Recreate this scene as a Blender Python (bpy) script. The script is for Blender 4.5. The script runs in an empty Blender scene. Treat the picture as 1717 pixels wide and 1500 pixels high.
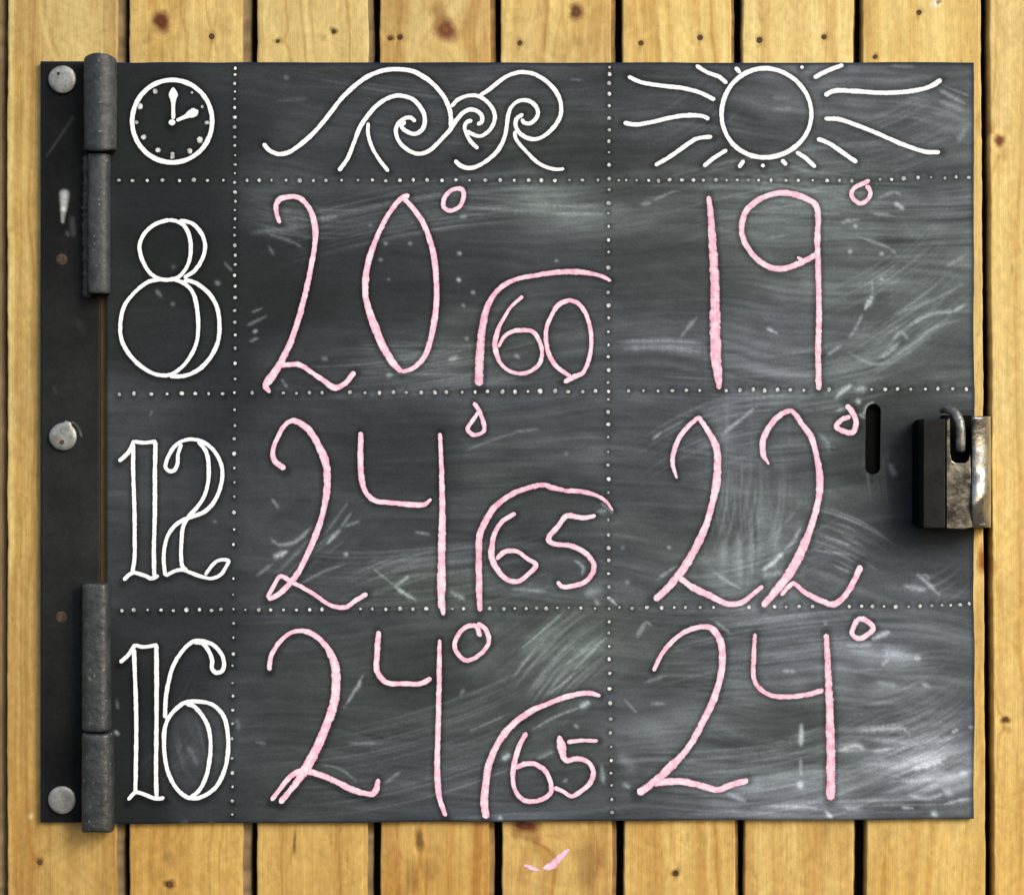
import bpy, bmesh, math, random
import numpy as np
from mathutils import Vector, Matrix

random.seed(7)
rng = np.random.default_rng(11)
scene = bpy.context.scene
COL = scene.collection

# ------------------------------------------------------------------ camera, sky, sun, exposure
S = 0.00045            # metres per photo pixel on the front of the planks
D = 1.6                # camera distance from the plank fronts
CX, CY = 858.5, 750.0
cam_d = bpy.data.cameras.new("camera")
cam = bpy.data.objects.new("camera", cam_d)
COL.objects.link(cam)
cam.location = (0, -D, 0)
cam.rotation_euler = (math.radians(90), 0, 0)
cam_d.sensor_width = 36
cam_d.lens = 36 * D / (1717 * S)
cam_d.clip_start = 0.05
cam_d.clip_end = 50
scene.camera = cam

SUN_DIR = Vector((0.60, -0.62, 0.50)).normalized()      # towards the sun: right, in front, above
world = bpy.data.worlds.new("World")
scene.world = world
world.use_nodes = True
wn = world.node_tree.nodes
bg = wn["Background"]
sky = wn.new("ShaderNodeTexSky")
sky.sky_type = 'NISHITA'
sky.sun_disc = False
sky.sun_elevation = math.asin(SUN_DIR.z)
sky.sun_rotation = math.atan2(SUN_DIR.x, SUN_DIR.y)
sky.air_density = 1.0
sky.dust_density = 3.0
sky.ozone_density = 1.0
bg.inputs["Strength"].default_value = 0.14
world.node_tree.links.new(sky.outputs[0], bg.inputs[0])

sun_d = bpy.data.lights.new("sun", 'SUN')
sun_d.energy = 1.3
sun_d.angle = math.radians(22)
sun_d.color = (1.0, 0.955, 0.89)
sun = bpy.data.objects.new("sun", sun_d)
COL.objects.link(sun)
sun.rotation_euler = SUN_DIR.to_track_quat('Z', 'Y').to_euler()

vs = scene.view_settings
vs.view_transform = 'Standard'
vs.look = 'None'
vs.exposure = 0.50
vs.gamma = 1
vs.use_curve_mapping = False

# ------------------------------------------------------------------ helpers
def W(px, py, d=0.0):
    """point seen at photo pixel (px, py), d metres proud of the plank fronts"""
    k = S * (D - d) / D
    return ((px - CX) * k, -d, (CY - py) * k)

def link_mesh(name, me, mats, parent=None, smooth=False):
    o = bpy.data.objects.new(name, me)
    COL.objects.link(o)
    for m in (mats if isinstance(mats, (list, tuple)) else [mats]):
        me.materials.append(m)
    if parent is not None:
        o.parent = parent
    if smooth:
        me.shade_smooth()
    return o

def from_bm(name, bm, mats, parent=None, smooth=False):
    bmesh.ops.recalc_face_normals(bm, faces=bm.faces)
    me = bpy.data.meshes.new(name)
    bm.to_mesh(me)
    bm.free()
    return link_mesh(name, me, mats, parent, smooth)

def empty(name, loc, label, cat, group=None):
    o = bpy.data.objects.new(name, None)
    o.empty_display_size = 0.02
    COL.objects.link(o)
    o["label"] = label
    o["category"] = cat
    if group:
        o["group"] = group
    return o

def grid_mesh(name, V, nrow, ncol, cols=None, rough=None, keep=None):
    """V (nrow*ncol,3); faces in rows; per-vertex colour attribute"""
    r, c = np.meshgrid(np.arange(nrow - 1), np.arange(ncol - 1), indexing='ij')
    a = r * ncol + c
    F = np.stack([a, a + ncol, a + ncol + 1, a + 1], -1).reshape(-1, 4)
    if keep is not None:
        F = F[keep.reshape(-1)]
    me = bpy.data.meshes.new(name)
    me.vertices.add(len(V))
    me.vertices.foreach_set("co", np.asarray(V, dtype=np.float32).ravel())
    me.loops.add(F.size)
    me.loops.foreach_set("vertex_index", F.ravel().astype(np.int32))
    me.polygons.add(len(F))
    me.polygons.foreach_set("loop_start", np.arange(0, F.size, 4, dtype=np.int32))
    me.polygons.foreach_set("loop_total", np.full(len(F), 4, dtype=np.int32))
    me.update(calc_edges=True)
    if cols is not None:
        at = me.color_attributes.new("tone", 'FLOAT_COLOR', 'POINT')
        buf = np.ones((len(V), 4), dtype=np.float32)
        buf[:, :3] = cols.reshape(-1, 3)
        at.data.foreach_set("color", buf.ravel())
    if rough is not None:
        at = me.attributes.new("wear", 'FLOAT', 'POINT')
        at.data.foreach_set("value", rough.astype(np.float32).ravel())
    me.validate()
    return me

def fft_filter(shape, sx, sy, ang=0.0, seed=0):
    """white noise smeared by a gaussian sx along ang, sy across (grid cells); unit variance"""
    g = np.random.default_rng(seed)
    n = g.standard_normal(shape)
    fy = np.fft.fftfreq(shape[0])[:, None]
    fx = np.fft.rfftfreq(shape[1])[None, :]
    ca, sa = math.cos(ang), math.sin(ang)
    u = fx * ca + fy * sa
    v = -fx * sa + fy * ca
    H = np.exp(-2 * math.pi ** 2 * ((u * sx) ** 2 + (v * sy) ** 2))
    out = np.fft.irfft2(np.fft.rfft2(n) * H, s=shape)
    return (out - out.mean()) / (out.std() + 1e-9)

def fft_blur(img, s):
    p = 24
    im = np.pad(img, p, mode='edge')
    fy = np.fft.fftfreq(im.shape[0])[:, None]
    fx = np.fft.rfftfreq(im.shape[1])[None, :]
    H = np.exp(-2 * math.pi ** 2 * ((fx ** 2 + fy ** 2) * s * s))
    return np.fft.irfft2(np.fft.rfft2(im) * H, s=im.shape)[p:-p, p:-p]

def s2l(c):
    c = np.asarray(c, dtype=float) / 255.0
    return np.where(c <= 0.04045, c / 12.92, ((c + 0.055) / 1.055) ** 2.4)

# ------------------------------------------------------------------ materials
def new_mat(name):
    m = bpy.data.materials.new(name)
    m.use_nodes = True
    nt = m.node_tree
    return m, nt, nt.nodes["Principled BSDF"]

def N(nt, kind, **kw):
    n = nt.nodes.new(kind)
    for k, v in kw.items():
        if k in n.inputs:
            n.inputs[k].default_value = v
        else:
            setattr(n, k, v)
    return n

def coords(nt, scale=(1, 1, 1), rot=(0, 0, 0)):
    tc = nt.nodes.new("ShaderNodeTexCoord")
    mp = nt.nodes.new("ShaderNodeMapping")
    mp.inputs["Scale"].default_value = scale
    mp.inputs["Rotation"].default_value = rot
    nt.links.new(tc.outputs["Object"], mp.inputs[0])
    return mp.outputs[0]

def mat_wood():
    m, nt, b = new_mat("pine_wood")
    L = nt.links
    at = N(nt, "ShaderNodeAttribute", attribute_name="tone")
    n1 = N(nt, "ShaderNodeTexNoise", Scale=1.0, Detail=4.0, Roughness=0.6)
    L.new(coords(nt, (900, 900, 22)), n1.inputs["Vector"])
    n2 = N(nt, "ShaderNodeTexNoise", Scale=1.0, Detail=3.0, Roughness=0.6)
    L.new(coords(nt, (260, 260, 160)), n2.inputs["Vector"])
    r1 = N(nt, "ShaderNodeMapRange"); r1.inputs[1].default_value = 0.3; r1.inputs[2].default_value = 0.7
    r1.inputs[3].default_value = 0.86; r1.inputs[4].default_value = 1.11
    L.new(n1.outputs[0], r1.inputs[0])
    r2 = N(nt, "ShaderNodeMapRange"); r2.inputs[1].default_value = 0.3; r2.inputs[2].default_value = 0.7
    r2.inputs[3].default_value = 0.88; r2.inputs[4].default_value = 1.10
    L.new(n2.outputs[0], r2.inputs[0])
    mm = N(nt, "ShaderNodeMath", operation='MULTIPLY')
    L.new(r1.outputs[0], mm.inputs[0]); L.new(r2.outputs[0], mm.inputs[1])
    vm = N(nt, "ShaderNodeVectorMath", operation='SCALE')
    L.new(at.outputs["Color"], vm.inputs[0]); L.new(mm.outputs[0], vm.inputs["Scale"])
    L.new(vm.outputs[0], b.inputs["Base Color"])
    b.inputs["Roughness"].default_value = 0.62
    b.inputs["Specular IOR Level"].default_value = 0.3
    bp = N(nt, "ShaderNodeBump", Strength=0.35, Distance=0.0004)
    L.new(mm.outputs[0], bp.inputs["Height"]); L.new(bp.outputs[0], b.inputs["Normal"])
    return m

def mat_board():
    m, nt, b = new_mat("chalked_board_paint")
    L = nt.links
    at = N(nt, "ShaderNodeAttribute", attribute_name="tone")
    wr = N(nt, "ShaderNodeAttribute", attribute_name="wear")
    n1 = N(nt, "ShaderNodeTexNoise", Scale=1.0, Detail=5.0, Roughness=0.65)
    L.new(coords(nt, (90, 90, 520)), n1.inputs["Vector"])
    n2 = N(nt, "ShaderNodeTexNoise", Scale=700.0, Detail=2.0)
    L.new(coords(nt), n2.inputs["Vector"])
    r1 = N(nt, "ShaderNodeMapRange"); r1.inputs[1].default_value = 0.3; r1.inputs[2].default_value = 0.7
    r1.inputs[3].default_value = 0.88; r1.inputs[4].default_value = 1.12
    L.new(n1.outputs[0], r1.inputs[0])
    r2 = N(nt, "ShaderNodeMapRange"); r2.inputs[1].default_value = 0.3; r2.inputs[2].default_value = 0.7
    r2.inputs[3].default_value = 0.88; r2.inputs[4].default_value = 1.12
    L.new(n2.outputs[0], r2.inputs[0])
    mm = N(nt, "ShaderNodeMath", operation='MULTIPLY')
    L.new(r1.outputs[0], mm.inputs[0]); L.new(r2.outputs[0], mm.inputs[1])
    vm = N(nt, "ShaderNodeVectorMath", operation='SCALE')
    L.new(at.outputs["Color"], vm.inputs[0]); L.new(mm.outputs[0], vm.inputs["Scale"])
    L.new(vm.outputs[0], b.inputs["Base Color"])
    rr = N(nt, "ShaderNodeMapRange"); rr.inputs[3].default_value = 0.48; rr.inputs[4].default_value = 0.85
    L.new(wr.outputs["Fac"], rr.inputs[0]); L.new(rr.outputs[0], b.inputs["Roughness"])
    b.inputs["Specular IOR Level"].default_value = 0.10
    n3 = N(nt, "ShaderNodeTexNoise", Scale=260.0, Detail=4.0)
    L.new(coords(nt), n3.inputs["Vector"])
    bp = N(nt, "ShaderNodeBump", Strength=0.25, Distance=0.0004)
    L.new(n3.outputs[0], bp.inputs["Height"]); L.new(bp.outputs[0], b.inputs["Normal"])
    return m

def mat_chalk(name, light, dark, grain, holes):
    m, nt, b = new_mat(name)
    L = nt.links
    uv = N(nt, "ShaderNodeUVMap", uv_map="run")
    sp = N(nt, "ShaderNodeSeparateXYZ")
    L.new(uv.outputs[0], sp.inputs[0])
    n1 = N(nt, "ShaderNodeTexNoise", Scale=grain, Detail=3.0, Roughness=0.7)
    L.new(coords(nt), n1.inputs["Vector"])
    n2 = N(nt, "ShaderNodeTexNoise", Scale=160.0, Detail=3.0, Roughness=0.7)
    L.new(coords(nt), n2.inputs["Vector"])
    mx = N(nt, "ShaderNodeMix", data_type='RGBA')
    cr = N(nt, "ShaderNodeMapRange"); cr.inputs[1].default_value = 0.38; cr.inputs[2].default_value = 0.62
    L.new(n2.outputs[0], cr.inputs[0])
    # the line is pressed hardest, so whitest, along its middle
    mid = N(nt, "ShaderNodeMapRange"); mid.inputs[1].default_value = 0.35; mid.inputs[2].default_value = 1.0
    mid.inputs[3].default_value = -0.30; mid.inputs[4].default_value = 0.30
    L.new(sp.outputs[1], mid.inputs[0])
    am_ = N(nt, "ShaderNodeMath", operation='ADD', use_clamp=True)
    L.new(cr.outputs[0], am_.inputs[0]); L.new(mid.outputs[0], am_.inputs[1])
    L.new(am_.outputs[0], mx.inputs[0])
    mx.inputs[6].default_value = (*dark, 1); mx.inputs[7].default_value = (*light, 1)
    L.new(mx.outputs[2], b.inputs["Base Color"])
    b.inputs["Roughness"].default_value = 0.95
    b.inputs["Specular IOR Level"].default_value = 0.1
    # coverage thins towards the edge of the line (v = 0 edge .. 1 centre) and in the grain
    e = N(nt, "ShaderNodeMapRange"); e.inputs[1].default_value = 0.0; e.inputs[2].default_value = 0.45
    e.inputs[3].default_value = -0.25 - holes; e.inputs[4].default_value = 0.42 - holes
    L.new(sp.outputs[1], e.inputs[0])
    ad = N(nt, "ShaderNodeMath", operation='ADD')
    L.new(e.outputs[0], ad.inputs[0]); L.new(n1.outputs[0], ad.inputs[1])
    slow = N(nt, "ShaderNodeMath", operation='MULTIPLY_ADD')
    slow.inputs[1].default_value = 0.35; slow.inputs[2].default_value = -0.175
    L.new(n2.outputs[0], slow.inputs[0])
    ad2 = N(nt, "ShaderNodeMath", operation='ADD')
    L.new(ad.outputs[0], ad2.inputs[0]); L.new(slow.outputs[0], ad2.inputs[1])
    th = N(nt, "ShaderNodeMapRange"); th.inputs[1].default_value = 0.30; th.inputs[2].default_value = 0.56
    L.new(ad2.outputs[0], th.inputs[0])
    L.new(th.outputs[0], b.inputs["Alpha"])
    return m

def mat_metal(name, base, alt, rough=0.5, metallic=0.0, scale=90.0, bump=0.5, spec=0.5, stretch=(1, 1, 1), specks=None):
    m, nt, b = new_mat(name)
    L = nt.links
    n1 = N(nt, "ShaderNodeTexNoise", Scale=scale, Detail=6.0, Roughness=0.65)
    L.new(coords(nt, stretch), n1.inputs["Vector"])
    cr = N(nt, "ShaderNodeMapRange"); cr.inputs[1].default_value = 0.36; cr.inputs[2].default_value = 0.64
    L.new(n1.outputs[0], cr.inputs[0])
    mx = N(nt, "ShaderNodeMix", data_type='RGBA')
    mx.inputs[6].default_value = (*base, 1); mx.inputs[7].default_value = (*alt, 1)
    L.new(cr.outputs[0], mx.inputs[0])
    out = mx.outputs[2]
    if specks:
        n4 = N(nt, "ShaderNodeTexNoise", Scale=330.0, Detail=2.0)
        L.new(coords(nt), n4.inputs["Vector"])
        c4 = N(nt, "ShaderNodeMapRange"); c4.inputs[1].default_value = 0.66; c4.inputs[2].default_value = 0.72
        L.new(n4.outputs[0], c4.inputs[0])
        m4 = N(nt, "ShaderNodeMix", data_type='RGBA')
        m4.inputs[7].default_value = (*specks, 1)
        L.new(out, m4.inputs[6]); L.new(c4.outputs[0], m4.inputs[0])
        out = m4.outputs[2]
    L.new(out, b.inputs["Base Color"])
    b.inputs["Roughness"].default_value = rough
    b.inputs["Metallic"].default_value = metallic
    b.inputs["Specular IOR Level"].default_value = spec
    n3 = N(nt, "ShaderNodeTexNoise", Scale=scale * 3, Detail=4.0)
    L.new(coords(nt), n3.inputs["Vector"])
    bp = N(nt, "ShaderNodeBump", Strength=bump, Distance=0.0006)
    L.new(n3.outputs[0], bp.inputs["Height"]); L.new(bp.outputs[0], b.inputs["Normal"])
    return m

M_wood = mat_wood()
M_board = mat_board()
M_white = mat_chalk("white_chalk_line", (0.90, 0.93, 0.95), (0.83, 0.86, 0.89), 1000.0, 0.01)
M_whitedot = mat_chalk("white_chalk_dot", (0.80, 0.82, 0.82), (0.28, 0.30, 0.30), 800.0, -0.03)
M_pink = mat_chalk("pink_chalk_line", (0.86, 0.72, 0.82), (0.76, 0.42, 0.57), 950.0, 0.07)
M_pinkdry = mat_chalk("dry_pink_chalk_line", (0.85, 0.64, 0.75), (0.70, 0.35, 0.49), 760.0, 0.155)
M_barrel = mat_metal("scuffed_hinge_paint", (0.028, 0.033, 0.037), (0.056, 0.063, 0.068), 0.5, 0.0, 110, 0.8, 0.4, specks=(0.15, 0.155, 0.155))
M_barrel2 = mat_metal("dark_hinge_paint", (0.020, 0.024, 0.026), (0.042, 0.047, 0.050), 0.40, 0.0, 90, 0.9, 0.6, specks=(0.14, 0.145, 0.145))
M_weld = mat_metal("dark_weld_paint", (0.022, 0.023, 0.023), (0.05, 0.05, 0.05), 0.5, 0.0, 200, 0.9, 0.4)
M_zinc = mat_metal("zinc_bolt", (0.20, 0.21, 0.205), (0.36, 0.37, 0.36), 0.42, 0.45, 160, 0.5, 0.5)
M_slot = mat_metal("painted_shade_black", (0.004, 0.004, 0.004), (0.006, 0.006, 0.006), 0.9, 0.0, 90, 0.2, 0.05)
M_latchdark = mat_metal("black_latch_paint", (0.007, 0.007, 0.007), (0.016, 0.016, 0.014), 0.5, 0.0, 80, 0.4, 0.15)
M_latch = mat_metal("worn_latch_steel", (0.045, 0.044, 0.040), (0.30, 0.28, 0.24), 0.30, 0.8, 75, 0.7, 0.5)
M_prong = mat_metal("dull_prong_steel", (0.07, 0.07, 0.07), (0.30, 0.30, 0.29), 0.38, 0.6, 120, 0.8, 0.5)
M_flange = mat_metal("bright_latch_steel", (0.10, 0.104, 0.11), (0.40, 0.385, 0.34), 0.24, 0.8, 60, 0.9, 0.5)
M_rust = mat_metal("rusty_screw", (0.028, 0.022, 0.018), (0.09, 0.055, 0.035), 0.7, 0.0, 300, 0.6, 0.3)
M_nail = mat_metal("sunk_nail_stain", (0.045, 0.022, 0.008), (0.11, 0.06, 0.02), 0.7, 0.0, 400, 0.4, 0.3)
M_back = mat_metal("dark_batten_wood", (0.018, 0.013, 0.009), (0.03, 0.02, 0.013), 0.9, 0.0, 60, 0.3, 0.1)

LIGHT = 1.32      # display value of a white diffuse surface on this wall (for choosing albedos)

# ------------------------------------------------------------------ wooden wall
wall = empty("plank_wall", (0, 0, 0), "wall of vertical yellow pine planks with dark gaps behind the chalkboard", "wall")
T_PLK = 0.018
# (left top, right top, left bottom, right bottom, ledge width, tone sRGB, paler sRGB) in photo pixels at y=0 and y=1500
PL = [
    (-195, -7, -195, -5, 12, (176, 150, 96), (200, 172, 112)),
    (12, 197, 12, 195, 11, (196, 160, 92), (222, 194, 126)),
    (217, 407, 217, 407, 13, (205, 170, 100), (228, 200, 130)),
    (431, 617, 431, 616, 9, (206, 174, 106), (226, 198, 128)),
    (637, 822, 638, 820, 9, (206, 166, 96), (226, 196, 126)),
    (840, 1025, 842, 1026, 8, (208, 170, 102), (232, 202, 132)),
    (1043, 1226, 1047, 1233, 6, (214, 176, 104), (238, 210, 138)),
    (1245, 1431, 1249, 1431, 4, (216, 178, 104), (240, 212, 138)),
    (1447, 1645, 1453, 1653, 3, (220, 184, 108), (242, 214, 138)),
    (1659, 1850, 1667, 1858, 6, (228, 194, 120), (246, 218, 144)),
    (1872, 2062, 1878, 2068, 6, (216, 180, 104), (240, 212, 138)), (2078, 2268, 2082, 2272, 6, (208, 172, 100), (234, 204, 132)), (2284, 2474, 2286, 2476, 6, (220, 184, 108), (242, 214, 138)),
    (-400, -212, -400, -212, 10, (200, 166, 98), (226, 198, 128)), (-606, -416, -606, -416, 10, (206, 170, 100), (228, 200, 130)), (-812, -622, -812, -622, 10, (196, 160, 92), (222, 194, 126)),
]
# knots: plank index, px, py, rx, ry, darkness, colour sRGB
KN = [
    (2, 270, 36, 15, 17, 1.0, (120, 62, 22)), (2, 247, 68, 9, 9, .35, (150, 110, 60)),
    (4, 747, 50, 20, 18, .95, (146, 88, 46)), (4, 736, 22, 13, 22, .6, (168, 118, 60)),
    (5, 966, 20, 13, 13, .9, (118, 72, 30)), (5, 968, 66, 9, 10, .4, (165, 125, 70)),
    (9, 1676, 236, 11, 9, .95, (140, 82, 36)), (9, 1662, 214, 9, 13, .5, (190, 130, 60)),
    (9, 1684, 258, 8, 14, .35, (190, 140, 75)),
    (9, 1686, 1206, 8, 7, .95, (110, 66, 26)), (9, 1690, 1222, 7, 7, .45, (165, 115, 60)),
    (9, 1666, 950, 8, 16, .55, (196, 130, 55)), (9, 1684, 985, 14, 22, .3, (205, 150, 85)),
    (8, 1650, 938, 12, 20, .9, (176, 108, 34)), (8, 1644, 205, 9, 18, .5, (196, 140, 70)),
    (1, 67, 1443, 7, 6, .8, (110, 72, 34)), (1, 52, 1368, 4, 6, -.8, (240, 220, 170)),
    (2, 284, 1481, 9, 8, .9, (120, 74, 30)), (2, 283, 1438, 10, 16, .4, (150, 112, 60)),
    (3, 494, 1412, 3, 20, .7, (140, 108, 50)),
    (4, 703, 1408, 7, 18, .75, (130, 92, 44)), (4, 690, 1470, 10, 26, .4, (150, 108, 56)),
    (4, 724, 1460, 10, 24, .35, (170, 118, 60)), (4, 668, 1440, 9, 22, .35, (190, 120, 66)),
    (5, 880, 1384, 24, 10, .95, (124, 66, 34)), (5, 893, 1400, 16, 14, .6, (150, 92, 52)), (5, 866, 1398, 12, 8, .6, (150, 95, 50)),
    (5, 985, 1448, 22, 42, .5, (138, 98, 56)), (5, 1008, 1438, 8, 22, .45, (165, 92, 50)),
    (6, 1180, 1408, 8, 8, .3, (190, 150, 90)), (6, 1133, 1463, 7, 7, .75, (130, 84, 40)),
    (7, 1387, 1385, 10, 16, .4, (170, 125, 70)),
    (8, 1486, 1398, 14, 12, .35, (180, 140, 90)), (8, 1527, 1466, 7, 8, .3, (180, 140, 80)),
    (8, 1568, 6, 8, 7, -.9, (250, 244, 220)), (8, 1574, 3, 5, 4, .7, (130, 110, 90)),
    (8, 1467, 95, 6, 4, .6, (140, 105, 50)),
    (3, 560, 52, 6, 7, .8, (120, 92, 40)), (3, 467, 68, 9, 5, .5, (150, 122, 70)),
    (4, 655, 64, 6, 5, .8, (120, 84, 50)), (9, 1697, 450, 3, 12, .5, (165, 150, 80)),
]
# nails: plank, px, py, r
NL = [(2, 355, 61, 5), (3, 560, 53, 3.6), (3, 466, 69, 3.2), (4, 671, 62, 5), (4, 655, 64, 3.4), (5, 872, 72, 4.4),
      (6, 1075, 72, 4.4), (6, 1174, 63, 5), (7, 1274, 67, 5.2), (7, 1382, 62, 4.6), (8, 1541, 21, 4.6),
      (1, 67, 1445, 4.6), (2, 284, 1482, 5.2), (6, 1133, 1463, 5.2), (8, 1468, 95, 3.6)]

# resin veins, tongues and bands that show in the visible strips: plank, polyline, half width, brightness factor
VEINS = [
    (1, [(64, -40), (67, 20), (76, 60), (92, 100), (104, 118)], 3.2, 1.22), (1, [(72, -40), (78, 20), (88, 70), (104, 104)], 3, .84), (1, [(164, -40), (164, 118)], 2, .9),
    (1, [(182, -40), (180, 118)], 14, .84), (1, [(115, -40), (118, 50), (112, 110)], 14, .93), (1, [(19, -40), (20, 1540)], 5, 1.14), (1, [(36, -40), (34, 700), (37, 1540)], 2.2, .88), (1, [(58, 90), (57, 800), (60, 1400)], 5, .87),  # last entry: darker band along the left of the mounting strip
    (1, [(85, 1380), (84, 1500), (86, 1540)], 2, .86), (1, [(158, 1385), (156, 1540)], 4, 1.12), (1, [(176, 1385), (174, 1540)], 12, .84), (1, [(33, 90), (31, 1540)], 1.4, 1.12),
    (2, [(300, -40), (304, 30), (315, 60), (313, 110)], 2.4, .80), (2, [(248, 0), (247, 110)], 4, .93), (2, [(376, -40), (371, 60), (380, 110)], 7, .90), (2, [(388, 10), (402, 70), (404, 110)], 3, 1.12), (2, [(278, 1380), (276, 1430), (270, 1520)], 5, .86), (2, [(300, 1380), (303, 1450), (308, 1540)], 2, .9), (2, [(400, 1380), (402, 1540)], 4, 1.10),
    (3, [(503, -40), (506, 30), (509, 60), (515, 110)], 2.2, .76), (3, [(512, -40), (514, 40), (521, 110)], 3, 1.14), (3, [(518, -40), (522, 30), (527, 80), (531, 110)], 2.0, .76), (3, [(554, 0), (558, 110)], 1.8, .88), (3, [(498, 1378), (494, 1410), (488, 1440)], 2.4, .72), (3, [(510, 1400), (509, 1540)], 2, 1.16), (3, [(523, 1380), (524, 1540)], 1.5, .9), (3, [(607, 1375), (608, 1540)], 3, 1.16),
    (4, [(640, -40), (642, 110)], 3, 1.12), (4, [(727, 0), (734, 30), (724, 70)], 3, .84), (4, [(692, 1378), (697, 1430), (712, 1500), (716, 1540)], 2.6, 1.20), (4, [(704, 1380), (709, 1420), (700, 1460), (690, 1540)], 4, .74), (4, [(684, 1440), (682, 1540)], 3, .8), (4, [(716, 1440), (713, 1540)], 3, .78), (4, [(732, 1420), (736, 1540)], 2, .86),
    (5, [(914, -40), (917, 30), (914, 60), (911, 85)], 5, .84), (5, [(925, -40), (924, 60)], 2, 1.08), (5, [(986, -40), (988, 60), (984, 110)], 4, .86), (5, [(940, 10), (950, 60), (946, 110)], 3, .9), (5, [(1014, 1380), (1018, 1540)], 5, .80), (5, [(930, 1380), (925, 1540)], 3, .92),
    (6, [(1104, -40), (1104, 30), (1102, 60), (1108, 110)], 2.2, .80), (6, [(1115, -40), (1117, 110)], 6, 1.07), (6, [(1215, -40), (1216, 110)], 3, 1.08), (6, [(1075, 1380), (1078, 1540)], 2, .92), (6, [(1196, 1380), (1190, 1540)], 3, .93),
    (7, [(1330, -40), (1328, 110)], 4, .95), (7, [(1320, 1400), (1317, 1540)], 2, .84), (7, [(1300, 1380), (1302, 1540)], 4, .95), (7, [(1386, 1380), (1384, 1540)], 9, .90), (7, [(1342, 1420), (1340, 1540)], 2, 1.10),
    (8, [(1504, 1378), (1503, 1540)], 2.4, .84), (8, [(1497, 1400), (1496, 1540)], 2.4, 1.12), (8, [(1464, 1380), (1462, 1540)], 5, .93), (8, [(1574, 1380), (1576, 1540)], 3, .92), (8, [(1560, 20), (1562, 110)], 2, .92), (8, [(1512, -40), (1510, 110)], 3, .95), (8, [(1640, 100), (1644, 900), (1648, 1540)], 4, 1.06),
    (9, [(1668, -40), (1668, 1540)], 4, 1.10), (9, [(1700, 1240), (1708, 1300), (1706, 1400)], 3, .86), (9, [(1684, 250), (1694, 300), (1698, 500)], 5, .93), (9, [(1676, 980), (1686, 1060), (1684, 1180)], 4, .90), (9, [(1712, 900), (1705, 1100)], 3, .92),
]

def smooth1d(n, sc, seed):
    g = np.random.default_rng(seed)
    m = int(n / sc) + 4
    v = g.standard_normal(m)
    return np.interp(np.arange(n) / sc, np.arange(m), v)

for (k_, px_, py_, r_) in NL:
    KN.append((k_, px_ + 1.5, py_ - 1, r_ * 1.5, r_ * 1.9, .45, (150, 112, 62)))
    KN.append((k_, px_ - 2, py_ + r_ * 1.7, r_ * .7, r_ * 1.2, .3, (160, 120, 70)))

def noise1(u, seed):
    """cheap smooth 1-D value noise evaluated at any array u"""
    g = np.random.default_rng(seed)
    tab = g.random(4096)
    i = np.floor(u).astype(int)
    f = u - i
    f = f * f * (3 - 2 * f)
    return tab[i % 4096] * (1 - f) + tab[(i + 1) % 4096] * f

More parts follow.
